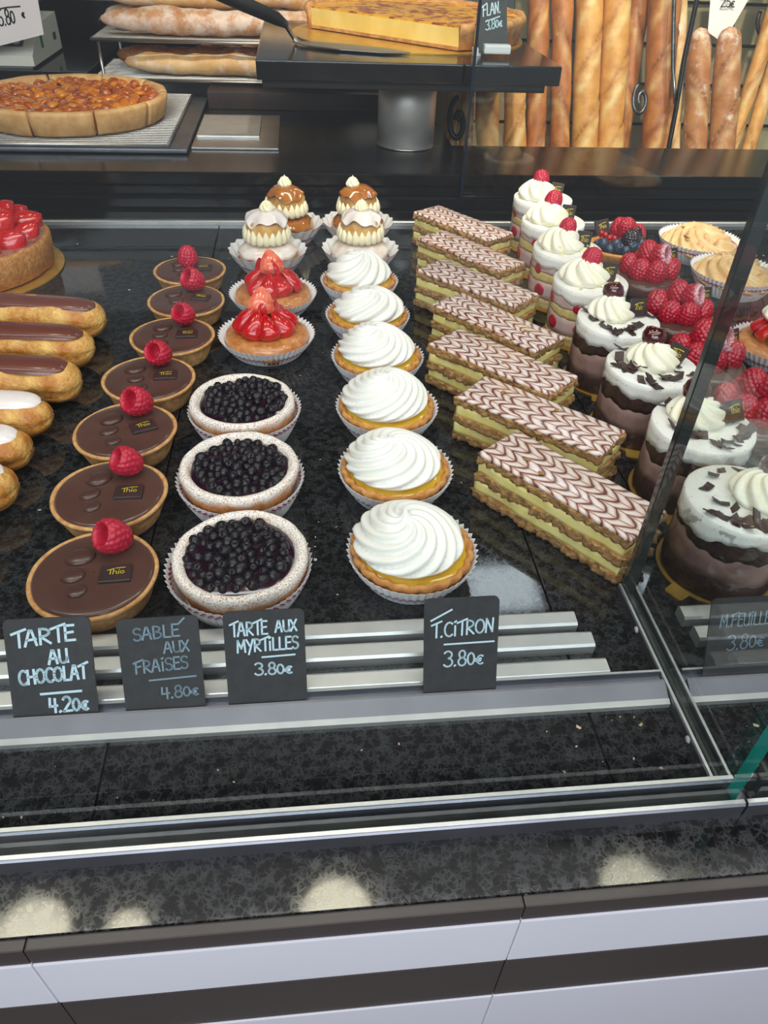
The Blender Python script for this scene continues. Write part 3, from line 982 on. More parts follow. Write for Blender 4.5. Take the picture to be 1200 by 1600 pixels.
fs = sign('small grey chalkboard sign reading Flan in a white foot on the black stand', (.279, 1.208, zt + .0068), 14, .041, .061,
          fit_text('FLAN.', -.014, .012, .0425, .013, .12) + [[(-.010, .0365), (.010, .0410)]] + fit_text('3.80€', -.010, .014, .026, .0115, .12), .0014, 'chalk', -.10, .0, 'chalkboard_sign', 'chalkboard price signs')
ob('foot', bevel_box('foot', .038, .016, .011, 'white_plastic', .0025), fs, (.004, -.006, .002), (math.radians(14), .10, 0), label='white plastic foot')
ob('foot_clip', bevel_box('foot_clip', .012, .014, .011, 'white_plastic', .0025), fs, (-.022, .010, .002), (math.radians(14), .10, 0))

# ------------------------------------------------------------------ bread rack with baguettes
T22 = math.tan(math.radians(22))
def lean(x, z, off=0.0):
    return (x, 1.40 + (z - .04) * T22 + off, z)
br = thing('bread_rack', 'wrought iron bread rack with wires and scrolls behind the counter', 'bread rack', (.65, 1.40, -.20))
L0 = Vector((.65, 1.40, -.20))
def rl(p):
    return Vector(p) - L0
bp = ((.25, -.2), (1.4, -.2), (1.4, .75), (.41, .75), (.41, .155), (.25, .155))
ob('back_panel', mesh('back_panel', [rl(lean(x, z, o)) for o in (.16, .175) for x, z in bp], [(0, 1, 2, 3, 4, 5), (11, 10, 9, 8, 7, 6)] + [(k, 6 + k, 6 + (k + 1) % 6, (k + 1) % 6) for k in range(6)], 'rack_panel', False), br)
ob('bottom_shelf', bevel_box('bottom_shelf', 1.10, .26, .02, 'dark_brown', .002), br, (.16, .03, .005))
for z in (.30, .240, .178, .117, .055):
    ob('wire', tube('wire', [rl(lean(.40 if z > .1 else .27, z, .082)), rl(lean(1.35, z, .082))], .0028, 'iron', 8), br)
for x in (.525, .99):
    ob('upright', tube('upright', [rl(lean(x + .01, -.18, .090)), rl(lean(x - .02, .55, .090))], .005, 'iron', 8), br)
def spiral(cx, cz, r0, r1, turns, a0, off, sx=1.0, n=40):
    return [rl(lean(cx + sx * (r0 + (r1 - r0) * i / n) * math.cos(a0 + turns * 2 * PI * i / n), cz + (r0 + (r1 - r0) * i / n) * math.sin(a0 + turns * 2 * PI * i / n), off)) for i in range(n + 1)]
ob('scroll', tube('scroll', spiral(.594, .112, .0250, .006, 1.3, 2.0, -.034, .62), .0034, 'iron_light', 10), br)
ob('scroll', tube('scroll', spiral(.270, .078, .034, .008, 1.2, 1.6, -.040, .5), .005, 'iron', 10), br)
ob('scroll', tube('scroll', spiral(.875, .215, .030, .012, 1.1, 2.6, .074), .004, 'dark_brown', 10), br)
ob('scroll_leaf', tube('scroll_leaf', [rl(lean(.80, .225, .072)), rl(lean(.790, .18, .072)), rl(lean(.789, .14, .072)), rl(lean(.805, .128, .072))], .006, 'dark_brown', 10, rad=[.003, .008, .007, .002]), br)
ob('front_bar', tube('front_bar', [rl(lean(.610, -.05, -.053)), rl(lean(.645, .04, -.053)), rl(lean(.651, .10, -.053)), rl(lean(.656, .17, -.053)), rl(lean(.672, .29, -.053)), rl(lean(.685, .36, -.053))], .0042, 'iron', 10), br)
ob('front_bar', tube('front_bar', [rl(lean(.652, .11, -.046)), rl(lean(.641, .16, -.046)), rl(lean(.634, .22, -.046)), rl(lean(.628, .29, -.046)), rl(lean(.62, .36, -.046))], .0036, 'iron_light', 10), br)


def baguette_mesh(L, r, mat, seed, tip=True):
    n, m = 110, 26
    s = np.linspace(0, 1, n)
    e = np.clip(1 - np.abs(2 * s - 1) ** 14, 0, 1) ** .5
    th = np.linspace(0, 2 * PI, m, endpoint=False)
    front = np.cos(th + PI / 2)          # +1 towards local -y
    rr = r * e[:, None] * np.ones(m)[None] + .0006
    u = s * L
    ph = ((u / .105 + seed * .31)[:, None] - .34 * np.sin(th + PI / 2)[None] * (1 if seed % 3 else -1)) % 1
    sl = np.clip(1 - np.abs(ph - .5) / .17, 0, 1) * np.clip(front[None] * 1.9 - .25, 0, 1)
    edge = np.exp(-((ph - .70) / .05) ** 2) * np.clip(front[None] * 1.6 - .2, 0, 1)
    X = rr * np.cos(th)[None]
    Y = rr * np.sin(th)[None]
    Z = np.repeat(u[:, None], m, 1)
    P = np.stack([X, Y, Z], -1)
    cut = np.exp(-((ph - .79) / .035) ** 2) * np.clip(front[None] * 1.6 - .1, 0, 1)
    k = wob(P, 60, .0009, seed) + wob(P, 18, .0010, seed + 2) + edge * r * .13 + sl * r * .04 - cut * r * .20
    P[..., 0] += np.cos(th)[None] * k + wob(np.stack([Z, Z * 0, Z * 0], -1), 9, .002, seed + 8)
    P[..., 1] += np.sin(th)[None] * k
    F = gridf(n, m, cv=True) + [tuple(range(m))[::-1], tuple((n - 1) * m + j for j in range(m))]
    me = mesh('baguette', P.reshape(-1, 3), F, mat, attr=('slash', np.clip(sl * 1.1, 0, .9)))
    at = me.attributes.new('ear', 'FLOAT', 'POINT')
    at.data.foreach_set('value', np.asarray(np.clip(cut + edge * .55, 0, 1), np.float32).ravel())
    return me


def baguette(x0, x1, z1, ztop, r, mat, seed, label, off=0.0, zb=-.180):
    # passes x0 at z=.036 and x1 at z=z1 on the leaning rack
    dx = (x1 - x0) / (z1 - .036)
    a = Vector(lean(x0 + dx * (zb - .036), zb, off))
    b = Vector(lean(x0 + dx * (ztop - .036), ztop, off))
    d = b - a
    q = d.to_track_quat('Z', 'Y')
    # keep the slashed side towards the shop
    mt = q.to_matrix()
    yv = mt @ Vector((0, 1, 0))
    ax = d.normalized()
    want = (Vector((0, 1, 0)) - ax * ax.y).normalized()
    zx = want.cross(ax).normalized()
    rot = Matrix((zx, want, ax)).transposed()
    o = ob('baguette', baguette_mesh(d.length, r, mat, seed), None, a, rot.to_euler())
    return tag(o, label, 'bread', 'baguettes standing in the bread rack')


for i, (x0, x1, z1, zt_, r, mt, off, lb) in enumerate([
        (.265, .267, .121, .158, .0105, 'bag', .010, 'thin golden baguette leftmost of the bread rack behind the steel column'),
        (.2945, .2935, .121, .158, .0125, 'bag', .0, 'second baguette from the left in the rack, golden and narrow'),
        (.333, .329, .122, .158, .0205, 'bag', .0, 'third baguette from the left, golden with one long slash'),
        (.379, .374, .122, .158, .0200, 'bag', .0, 'fourth baguette from the left below the corner of the black stand'),
        (.421, .414, .243, .44, .0180, 'bag_dark', .010, 'fifth baguette from the left, browner, beside the flan crust'),
        (.461, .451, .244, .43, .0178, 'bag_dark', -.008, 'sixth baguette from the left, slim and brown, just right of the stand'),
        (.507, .498, .245, .45, .0240, 'bag', .0, 'thick golden baguette in the middle of the rack, left of its golden neighbour'),
        (.5595, .5495, .247, .44, .0248, 'bag', .0, 'thick golden baguette directly left of the round iron scroll'),
        (.597, .609, .248, .46, .0195, 'bag_dark', .0545, 'dark baguette leaning behind the round iron scroll'),
        (.648, .636, .249, .46, .0270, 'bag_dark', -.002, 'large dark slashed loaf behind the crossing iron bars'),
        (.689, .672, .250, .45, .0120, 'loaf_pale', .028, 'pale thin floury baguette right of the iron bars'),
        (.719, .705, .211, .212, .0208, 'bag_flour', .0, 'shorter flour-dusted loaf with a rounded top, left of the pair of short loaves'),
        (.768, .751, .214, .216, .0235, 'bag_flour', -.010, 'shorter dark floury loaf with a rounded top below the white pennant card'),
        (.812, .842, .172, .40, .0125, 'bag', .034, 'thin baguette leaning to the right, left of the two leaning ones'),
        (.847, .877, .172, .40, .0135, 'bag', .040, 'rightmost thin baguette leaning to the right')]):
    baguette(x0, x1, z1, zt_, r * .95, mt, i + 1, lb, off + (.004 if i % 2 else 0))

pn = thing('pennant_card', 'white pointed paper price card hanging above the short loaves', 'price card', lean(.76, .20, .030))
o0 = Vector(pn.location)
o_ = [(.726, .34), (.732, .203), (.763, .188), (.830, .30), (.845, .34)]
Vp = [Vector(lean(x, z, .030)) - o0 for x, z in o_] + [Vector(lean(x, z, .0312)) - o0 for x, z in o_]
ob('sheet', mesh('sheet', Vp, [(0, 1, 2, 3, 4), (9, 8, 7, 6, 5)] + [(i, 5 + i, 5 + (i + 1) % 5, (i + 1) % 5) for i in range(5)], 'card', False), pn)
wr = writing(pn, text_strokes('25€', -.012, .043, .016, .9)[0], .0018, 'ink', (0, -.0045, 0))
wr.rotation_euler = (-math.radians(22), 0, 0)

# ------------------------------------------------------------------ shared pastry meshes
def drupelets(name, mat, R=.0112, H=.0200, seed=0, n=84, m=58):
    """hollow raspberry: outer cone of drupelets, rolled rim, inner cavity; opening at local -z"""
    pr = []
    for i in range(m):
        t = i / (m - 1)
        if t < .72:
            a = t / .72
            r = R * (math.sin(PI * (.08 + .56 * (1 - a) ** 1.0 + .0)) if False else (1 - (1 - a) ** 2.4) ** .6)
            r *= 1 - .10 * max(0, (a - .75) / .25) ** 2
            z = H * (1 - a ** 1.25)
        elif t < .82:
            a = (t - .72) / .10
            r = R * (.90 - .32 * a)
            z = -.0012 * math.sin(PI * a)
        else:
            a = (t - .82) / .18
            r = R * .58 * (1 - a ** 2.5) + .0002
            z = H * .62 * a ** .7
        pr.append((max(r, .0002), z))
    P = lathe_pts(pr, n)
    # drupelet centres in rows around the berry
    cs = []
    rows = 7
    for k in range(rows):
        a = (k + .5) / rows
        r = R * (1 - (1 - a) ** 2.4) ** .6
        z = H * (1 - a ** 1.25)
        cnt = max(4, int(2 * PI * r / .0047))
        for q in range(cnt):
            an = 2 * PI * (q + .5 * (k % 2)) / cnt + seed
            cs.append((r * math.cos(an), r * math.sin(an), z))
    for q in range(13):
        an = 2 * PI * q / 13
        cs.append((R * .74 * math.cos(an), R * .74 * math.sin(an), -.0006))
    cs = np.array(cs)
    d = np.linalg.norm(P[:, :, None, :] - cs[None, None], axis=-1).min(-1)
    bump = np.sqrt(np.clip(1 - (d / .0029) ** 2, 0, 1)) * .0027 - .0012
    outer = np.array([1.0 if i / (m - 1) < .84 else 0.0 for i in range(m)])
    nrm = P - np.array([0, 0, H * .35])
    nrm /= np.maximum(np.linalg.norm(nrm, axis=-1, keepdims=True), 1e-6)
    P = P + nrm * (bump * outer[None])[..., None]
    tt = np.array([i / (m - 1) for i in range(m)])
    rimv = np.clip(1 - np.abs(tt - .76) / .13, 0, 1)
    rimv = np.repeat(rimv[None], n, 0)
    return mesh(name, P.reshape(-1, 3), gridf(n, m, cu=True), mat, attr=('rim', rimv))


RB = {k: [drupelets('raspberry', k, .0112 * s_, .021 * s_, q) for q, s_ in ((0, 1.0), (.3, .93), (.7, 1.06))] for k in ('rasp', 'rasp_dark', 'rasp_frost', 'blackberry')}


def strawberry(name, mat, cut=False, R=.0125, L=.030, n=28, m=18, sweep=360):
    pr = []
    for i in range(m):
        t = i / (m - 1)
        r = R * (math.sin(PI * min(1, t * .62 + .0)) ** .7 if t < .8 else math.sin(PI * .496) ** .7 * (1 - ((t - .8) / .2) ** 2 * .75))
        pr.append((max(r, .0003), L * (1 - t)))
    if not cut:
        P = lathe_pts(pr, n)
        P += wob(P, 380, .0004, 5)[..., None]
        F = gridf(n, m, cu=True) + [tuple(i * m + m - 1 for i in range(n))]
        return mesh(name, P.reshape(-1, 3), F, mat)
    th = np.linspace(0, math.radians(sweep), n)
    pa = np.array(pr)
    P = np.stack([pa[None, :, 0] * np.cos(th)[:, None], pa[None, :, 0] * np.sin(th)[:, None], np.repeat(pa[None, :, 1], n, 0)], -1)
    V = P.reshape(-1, 3)
    F = gridf(n, m)
    mi = [0] * len(F)
    if sweep == 180:
        for j in range(m - 1):
            F.append((j, j + 1, (n - 1) * m + j + 1, (n - 1) * m + j))
            mi.append(1)
    else:
        k = len(V)
        ax = np.array([(0, 0, z) for r, z in pr])
        V = np.concatenate([V, ax])
        for j in range(m - 1):
            F.append((j + 1, j, k + j, k + j + 1))
            F.append(((n - 1) * m + j, (n - 1) * m + j + 1, k + j + 1, k + j))
            mi += [1, 1]
    F.append(tuple(i * m + m - 1 for i in range(n)))
    mi.append(0)
    return mesh(name, V, F, [mat, 'straw_cut'], True, mi)


SB = strawberry('strawberry', 'straw')
SBH = strawberry('strawberry_half', 'straw', True, .0135, .028, 20, 18, 180)
SBQ = [strawberry('strawberry_wedge', 'straw', True, .0150, .031, 14, 16, a) for a in (120, 140)]


def swirl(name, R, H, n_rib, twist, mat, tip=.004, depth=.11, n=132, m=34, seed=0, off=(0, 0)):
    pr = []
    for i in range(m):
        t = i / (m - 1)
        if t < .16:
            a = t / .16
            r = R * (.86 + .14 * math.sin(a * PI / 2))
            z = H * .26 * a
        else:
            a = (t - .16) / .84
            r = R * (1 - a) ** .80
            z = H * (.26 + .74 * (1 - (1 - a) ** 1.7))
        if t > .90:
            z += tip * ((t - .90) / .10) ** 1.3
            r *= .72
        pr.append((max(r, .0003), z))
    tt = np.array([i / (m - 1) for i in range(m)])
    P = lathe_pts(pr, n)
    th = np.linspace(0, 2 * PI, n, endpoint=False)[:, None]
    ph = th + twist * tt[None] ** (.8 if twist < 0 else 1.15) + .16 * np.sin(2 * th + seed)
    rib = np.abs(np.cos(n_rib / 2 * ph)) ** .8
    fall = np.clip((1 - tt) * 3.2, 0, 1)[None] * np.clip(tt * 6 + .25, 0, 1)[None]
    k = 1 + depth * (rib - .62) * fall
    P[..., 0] *= k
    P[..., 1] *= k
    P[..., 2] += R * depth * .95 * (rib - .6) * fall * np.clip(tt * 4, 0, 1)[None]
    P[..., 2] += wob(P, 55, H * .03, seed) * np.clip(tt * 3, 0, 1)[None]
    P[..., 0] += off[0] * tt[None] + wob(P, 40, R * .014, seed + 1)
    P[..., 1] += off[1] * tt[None]
    F = gridf(n, m, cu=True) + [tuple(i * m for i in range(n))[::-1], tuple(i * m + m - 1 for i in range(n))]
    return mesh(name, P.reshape(-1, 3), F, mat)


def cup(name, r0, r1, h, mat, pleats=44):
    pts = []
    n = pleats * 4
    th = np.linspace(0, 2 * PI, n, endpoint=False)
    zz = np.abs(((th * pleats / (2 * PI)) % 1) - .5) * 4 - 1        # -1..1 triangle
    zs = [0, 0.0006, .25, .5, .75, 1.0]
    P = np.zeros((n, 12, 3))
    for j in range(12):
        inner = j >= 6
        t = zs[j if not inner else 11 - j]
        r = r0 + (r1 - r0) * t ** .9 - (.0003 if inner else 0)
        amp = .0011 * min(1, t * 1.2 + .1)
        rr = r + zz * amp
        z = np.full(n, h * t + (.0003 if inner and t == 0 else 0))
        if t == 1.0:
            z = z + zz * .0009
        P[:, j, 0], P[:, j, 1], P[:, j, 2] = rr * np.cos(th), rr * np.sin(th), z
    F = gridf(n, 12, cu=True) + [tuple(i * 12 for i in range(n))[::-1], tuple(i * 12 + 11 for i in range(n))]
    return mesh(name, P.reshape(-1, 3), F, mat, False)


def flutes(nf, amp):
    def f(r, z, t):
        k = np.clip((z - .004) / .012, 0, 1)
        return r + amp * (np.abs(np.cos(nf / 2 * t)) - .6) * k, z, t
    return f


def plaque(parent, loc, rot, sx=.0205, sy=.0155, sz=.0026, label=None):
    if 'plaque' not in MC:
        MC['plaque'] = bevel_box('plaque', .0205, .0155, .0026, 'choc_plaque', .0004, 1, (0, 0, .0013))
        MC['brand'] = strokes_mesh('lettering', fit_text('Thio', -.0052, .0062, -.0016, .0046, .03) + [[(-.0001, .0040), (.0060, .0043)]], .00052, 'gold_ink')
    o = ob('chocolate_plaque', MC['plaque'], parent, loc, rot, (sx / .0205, sy / .0155, sz / .0026), label)
    ob('lettering', MC['brand'], o, (0, 0, .00275), (-PI / 2, 0, 0), 1)
    return o


MC = {}

# ------------------------------------------------------------------ chocolate tarts
MC['choc_shell'] = lathe('tart_shell', [(.030, 0), (.0335, .0004), (.0350, .003), (.0385, .012), (.0412, .0195), (.0428, .0205), (.0430, .0222), (.0418, .0232), (.0400, .0224), (.0392, .0205), (.036, .0195)], 96, 'shell', cap0=True, cap1=True,
                         noise=[(160, .00035, 2), (70, .0004, 4)])
MC['choc_glaze'] = lathe('chocolate_glaze', [(.0399, .0200), (.0400, .0218), (.0392, .0232), (.0375, .0238), (.030, .0240), (.015, .0241), (.0004, .0241)], 72, 'choc')
MC['drop'] = lathe('chocolate_drop', [(.0088, 0), (.0092, .0010), (.0086, .0022), (.0066, .0032), (.0035, .0037), (.0003, .0038)], 32, 'choc_drop')
ORD = ['nearest', 'second', 'third', 'fourth', 'fifth', 'sixth', 'seventh']
ct = [(-.1445, .3600), (-.1500, .4450), (-.1530, .5300), (-.1460, .6150), (-.1350, .6995), (-.1300, .7845), (-.1350, .8695)]
for i, (x, y) in enumerate(ct):
    t = thing('chocolate_tart', 'round dark chocolate tart with one raspberry, ' + (
        ['nearest of its column, behind the Chocolat sign', 'second from the front in its column', 'third from the front in its column', 'fourth from the front in its column',
         'fifth from the front in its column', 'second from the back in its column', 'farthest back of its column, raspberry pointing up'][i]), 'tart', (x, y, 0), 0, 'chocolate raspberry tarts')
    t.scale = (.975, .975, .975)
    a = [.0, -.05, .12, .14, .0, .22, .1][i]
    rot = ob('tart_shell', MC['choc_shell'], t, (0, 0, 0), (0, 0, i * 1.3))
    ob('chocolate_glaze', MC['choc_glaze'], t, (0, 0, 0), (0, 0, i))
    def pos(px, py):
        return (px * math.cos(a) - py * math.sin(a), px * math.sin(a) + py * math.cos(a), .0239)
    for (px, py, s) in ((-.0115, .0150, 1.0), (-.0125, -.0030, .80), (-.0075, -.0190, .66)):
        ob('chocolate_drop', MC['drop'], t, pos(px + jit(.001), py + jit(.001)), (0, 0, .5 + jit(.3)), (s * 1.08, s * .92, s))
    pa = [.06, .04, .35, .0, .02, -.30, .0][i]
    plaque(t, pos(.0155, -.0040 + (.002 if i else 0)), (0, 0, pa + a * .4))
    rx, ry, _ = pos(.0125, .0225)
    if i == 6:
        ob('raspberry', RB['rasp'][0], t, (rx - .014, ry - .008, .0245), (.1, .1, 0))
    else:
        ang = [2.55, 2.75, 2.35, 2.2, 2.3, 2.6][i]
        # opening turned towards the shop, a little up
        q = Vector((math.cos(-ang) * .8, math.sin(-ang) * .9, .62)).normalized().to_track_quat('-Z', 'Y').to_euler()
        ax = Vector((math.cos(-ang) * .8, math.sin(-ang) * .9, .62)).normalized()
        c = Vector((rx, ry, .0350)) + ax * .010
        ob('raspberry', RB['rasp'][i % 3], t, c, q)

# ------------------------------------------------------------------ bilberry tarts in pink striped paper
MC['bb_cup'] = cup('paper_cup', .0385, .0481, .0240, 'paper_pink', 58)
MC['bb_shell'] = lathe('tart_shell', [(.034, .001), (.0388, .0012), (.0425, .010), (.0458, .0215), (.0472, .0285), (.0466, .0318), (.0448, .0334), (.0430, .0336), (.0408, .0326), (.0392, .0308), (.0380, .0284), (.0352, .0262)], 120, 'sugar_crust', cap0=True, cap1=True,
                       noise=[(110, .0005, 3), (45, .0009, 6), (260, .0003, 9)])
MC['bb_juice'] = lathe('berry_juice', [(.0374, .0226), (.0325, .0246), (.022, .0256), (.0004, .0262)], 48, 'jam', noise=(120, .0005, 2))
P = lathe_pts([(.0003, .0042), (.0011, .0043), (.0018, .0050), (.0027, .0044), (.0040, .0026), (.0047, 0), (.0042, -.0024), (.0026, -.0041), (.0003, -.0046)], 14)
MC['bb'] = [mesh('bilberry', (P + wob(P, 420, .0002, q)[..., None]).reshape(-1, 3), gridf(14, 9, cu=True), 'bilberry') for q in range(3)]
for i, (x, y) in enumerate([(-.0505, .3630), (-.0545, .4600), (-.0560, .5580)]):
    t = thing('bilberry_tart', 'sugar rimmed bilberry tart in a paper cup, ' + ['nearest of the three', 'middle one of the three', 'farthest of the three'][i], 'tart', (x, y, 0), 0, 'bilberry tarts')
    ob('paper_cup', MC['bb_cup'], t, (0, 0, 0), (0, 0, i))
    ob('tart_shell', MC['bb_shell'], t, (0, 0, .0004), (0, 0, i * 2.1 + .4), (.955, .955, 1.0))
    ob('berry_juice', MC['bb_juice'], t, (0, 0, .0072), (0, 0, i))
    pts = []
    for tr in range(5000):
        a, r = rnd.uniform(0, 6.283), .0338 * math.sqrt(rnd.random())
        px, py = r * math.cos(a), r * math.sin(a)
        if all((px - u) ** 2 + (py - v) ** 2 > .0058 ** 2 for u, v in pts):
            pts.append((px, py))
    for px, py in pts:
        e = 1 - (px * px + py * py) / .0345 ** 2
        s = rnd.uniform(.68, 1.12)
        ob('bilberry', rnd.choice(MC['bb']), t, (px, py, .0305 + .0030 * e + jit(.0012)), (jit(.9), jit(.9), rnd.uniform(0, 6)), s * .94)

# ------------------------------------------------------------------ lemon meringue tarts
MC['lm_cup'] = cup('paper_cup', .034, .0452, .0215, 'paper', 50)
MC['lm_shell'] = lathe('tart_shell', [(.028, .001), (.0325, .0012), (.0350, .005), (.0400, .0165), (.0420, .0205), (.0418, .0228), (.0398, .0236), (.0380, .0224), (.0372, .0205), (.034, .0195)], 130, 'shell_lemon', flutes(22, .0022), True, True,
                       noise=[(150, .0003, 3), (60, .0005, 8)])
MC['lm_curd'] = lathe('lemon_curd', [(.0385, .0200), (.037, .0218), (.030, .0224), (.0004, .0226)], 48, 'curd')
lm = [(.0680, .3730), (.0665, .4670), (.0690, .5605), (.0690, .6540), (.0665, .7475), (.0640, .8400)]
for i, (x, y) in enumerate(lm):
    t = thing('lemon_meringue_tart', 'lemon tart topped with a white piped meringue swirl, ' + [
        'nearest of the six, peak pointing up', 'second from the front, yellow curd showing', 'third from the front', 'fourth from the front', 'fifth from the front', 'farthest back of the six'][i], 'tart', (x, y, 0), 0, 'lemon meringue tarts')
    ob('paper_cup', MC['lm_cup'], t, (0, 0, 0), (0, 0, i))
    ob('tart_shell', MC['lm_shell'], t, (0, 0, .0004), (0, 0, i * .9))
    ob('lemon_curd', MC['lm_curd'], t)
    ob('meringue_swirl', swirl('meringue_swirl', .0372 - .0006 * (i % 2), .0265 + .001 * (i % 3), [10, 11, 12, 11, 10, 9][i], [-3.4, -3.2, -3.8, -3.4, -2.4, -2.2][i], 'meringue', [.007, .002, .001, .001, .002, .002][i], .15, seed=i,
       off=[(.002, .003), (.004, -.001), (.002, .001), (.001, .002), (-.004, .003), (-.008, .003)][i]), t, (jit(.002) - .001, .002 + jit(.001), .0218), (0, 0, i * 1.7 + 2.2))

# ------------------------------------------------------------------ strawberry shortcrusts
MC['sf_cup'] = cup('paper_cup', .035, .0490, .0200, 'paper', 52)
MC['sf_base'] = lathe('shortcrust_base', [(.030, .001), (.036, .0015), (.0420, .009), (.0432, .0155), (.0415, .0205), (.036, .0232), (.026, .0238), (.0004, .0236)], 80, 'shell_glazed', None, True, noise=[(90, .0008, 5), (200, .0003, 2)])
MC['mound'] = lathe('jam_mound', [(.027, 0), (.024, .006), (.014, .014), (.0004, .017)], 32, 'cake_glaze', noise=(200, .0006, 2))
for i, (x, y) in enumerate([(-.0410, .7080), (-.0365, .8100)]):
    t = thing('strawberry_shortcrust', ['front strawberry shortcrust in a paper cup, pale halved strawberry on top', 'rear strawberry shortcrust in a paper cup, in front of a white iced puff'][i], 'tart', (x, y, 0), 0, 'strawberry shortcrusts')
    ob('paper_cup', MC['sf_cup'], t)
    ob('shortcrust_base', MC['sf_base'], t, (0, 0, .0004), (0, 0, i * 2))
    ob('jam_mound', MC['mound'], t, (0, 0, .0215))
    for k in range(8):
        an = 2 * PI * k / 8 + i * .4 + .2
        r = .0235
        tip = Vector((-math.cos(an) * .62 + jit(.2), -math.sin(an) * .62 + jit(.2), .80 + jit(.15)))
        up = Vector((math.cos(an), math.sin(an), .5))
        Zv = tip.normalized()
        Yv = (up - Zv * up.dot(Zv)).normalized()
        m_ = Matrix((Yv.cross(Zv), Yv, Zv)).transposed() @ Matrix.Rotation(jit(.35), 3, 'Z')
        ob('strawberry_wedge', SBH, t, Vector((r * 1.18 * math.cos(an), r * 1.18 * math.sin(an), .0215 + jit(.002))), m_.to_euler(), (rnd.uniform(.78, .92), .85, rnd.uniform(.98, 1.15)))
    for k in range(3):
        an = 2 * PI * k / 3 + .9
        ob('strawberry_wedge', SBQ[k % 2], t, (.006 * math.cos(an), .006 + .006 * math.sin(an), .034), (jit(.5), jit(.5), an), .75)
    ob('strawberry_half', SBH, t, (-.004 + .006 * i, -.007, .0430), (-.45, .15 - .3 * i, .1), .98, 'halved strawberry, pale cut face turned to the front')

# ------------------------------------------------------------------ two storey choux buns with buttercream collars
MC['re_cup'] = cup('paper_cup', .033, .0485, .0245, 'paper', 20)
MC['flame'] = lathe('cream_flame', [(.0003, -.004), (.0030, -.003), (.0038, .001), (.0032, .006), (.0017, .0105), (.0003, .0135)], 12, 'buttercream')
MC['rose'] = swirl('cream_rosette', .0088, .0120, 9, 1.6, 'buttercream', .0022, .2, 72, 20)


def bun(nm, r, h, mat, seed):
    return lathe(nm, [(r * .62, .0), (r * .9, h * .10), (r, h * .36), (r * .93, h * .62), (r * .70, h * .86), (r * .36, h * .98), (.0004, h)], 56, mat, None, True, noise=[(90, .0012, seed), (240, .0006, seed + 2)])


def icing_cap(nm, r, h, mat, seed, low=.52):
    def md(R, Z, T):
        k = np.clip(1 - (Z - h * low) / (h * .3), 0, 1)
        return R, Z - k * (.0035 * np.sin(3 * T + seed) + .0025 * np.sin(7 * T + 2 * seed)), T
    return lathe(nm, [(r * .95, h * low), (r * 1.035, h * (low + .02)), (r * .985, h * .70), (r * .76, h * .91), (r * .40, h * 1.03), (.0004, h * 1.05)], 64, mat, md, noise=(110, .0008, seed))


for i, (x, y, kind, lb) in enumerate([(-.045, .932, 'white', 'white iced two storey choux bun in a paper cup, left one of the front pair'), (.072, .9365, 'white', 'white iced two storey choux bun in a paper cup, right one of the front pair'),
                                      (-.022, 1.032, 'caramel', 'caramel glazed two storey choux bun, rear left'), (.076, 1.036, 'caramel', 'caramel glazed two storey choux bun, rear right')]):
    t = thing('religieuse', lb, 'choux bun', (x, y, 0), 0, 'two storey choux buns')
    wh = kind == 'white'
    ob('paper_cup', MC['re_cup'], t, (0, 0, 0), (0, 0, i))
    ob('bottom_choux', bun('bottom_choux', .0365, .034, 'choux_dark', i), t, (0, 0, .001), (0, 0, i))
    ob('bottom_icing', icing_cap('bottom_icing', .0365, .034, 'thin_icing' if wh else 'caramel', i), t, (0, 0, .001), (0, 0, i))
    ob('top_choux', bun('top_choux', .0250, .033, 'choux', i + 4), t, (0, 0, .0370), (0, 0, i))
    ob('top_icing', icing_cap('top_icing', .0250, .033, 'white_icing' if wh else 'caramel', i + 9, .66), t, (0, 0, .0370), (0, 0, i * 2))
    for k in range(20):
        an = 2 * PI * k / 20
        ob('cream_flame', MC['flame'], t, (.0258 * math.cos(an), .0258 * math.sin(an), .0395), (0, .06 + jit(.05), an), (1.2, 1.3, 1.0 + jit(.1)))
    ob('cream_rosette', MC['rose'], t, ([.002, .001, .0, -.008][i], -.001, [.0705, .0705, .0705, .0695][i]), (0, 0, i))

# ------------------------------------------------------------------ millefeuilles
def rslab(name, lx, ly, h, mat, seed, amp=.0012, round_top=False, freq=700):
    nx, ny = 96, 34
    per = [(-lx / 2 + lx * i / nx, -ly / 2) for i in range(nx)] + [(lx / 2, -ly / 2 + ly * i / ny) for i in range(ny)] + [(lx / 2 - lx * i / nx, ly / 2) for i in range(nx)] + [(-lx / 2, ly / 2 - ly * i / ny) for i in range(ny)]
    per = np.array(per)
    ins = ((.0, .0), (.0, .33), (.0, .66), (0, .9), (.0006, 1.0)) if not round_top else ((.0, 0), (0, .35), (.0006, .75), (.002, 1.0))
    N = len(per)
    P = np.zeros((N, len(ins), 3))
    for j, (d, t) in enumerate(ins):
        P[:, j, 0] = per[:, 0] * (1 - 2 * d / lx)
        P[:, j, 1] = per[:, 1] * (1 - 2 * d / ly)
        P[:, j, 2] = h * t
    w = wob(P, freq, amp, seed) + wob(P, freq * 2.7, amp * .5, seed + 5)
    nrm = per / np.maximum(np.abs(per).max(1, keepdims=True), 1e-6)
    nrm = np.where((np.abs(per[:, 0:1]) > lx / 2 - 1e-5), np.array([1.0, 0]) * np.sign(per), np.array([0, 1.0]) * np.sign(per))
    P[..., 0] += nrm[:, None, 0] * w
    P[..., 1] += nrm[:, None, 1] * w
    if not round_top:
        P[:, 0, 2] += wob(P[:, 0], 200, .0006, seed)
        P[:, -1, 2] += wob(P[:, -1], 200, .0006, seed + 1)
    else:
        P[:, 0, 2] -= np.abs(wob(P[:, 0], 120, .0010, seed))
    k = len(ins)
    F = gridf(N, k, cu=True) + [tuple(i * k for i in range(N))[::-1], tuple(i * k + k - 1 for i in range(N))]
    return mesh(name, P.reshape(-1, 3), F, mat)


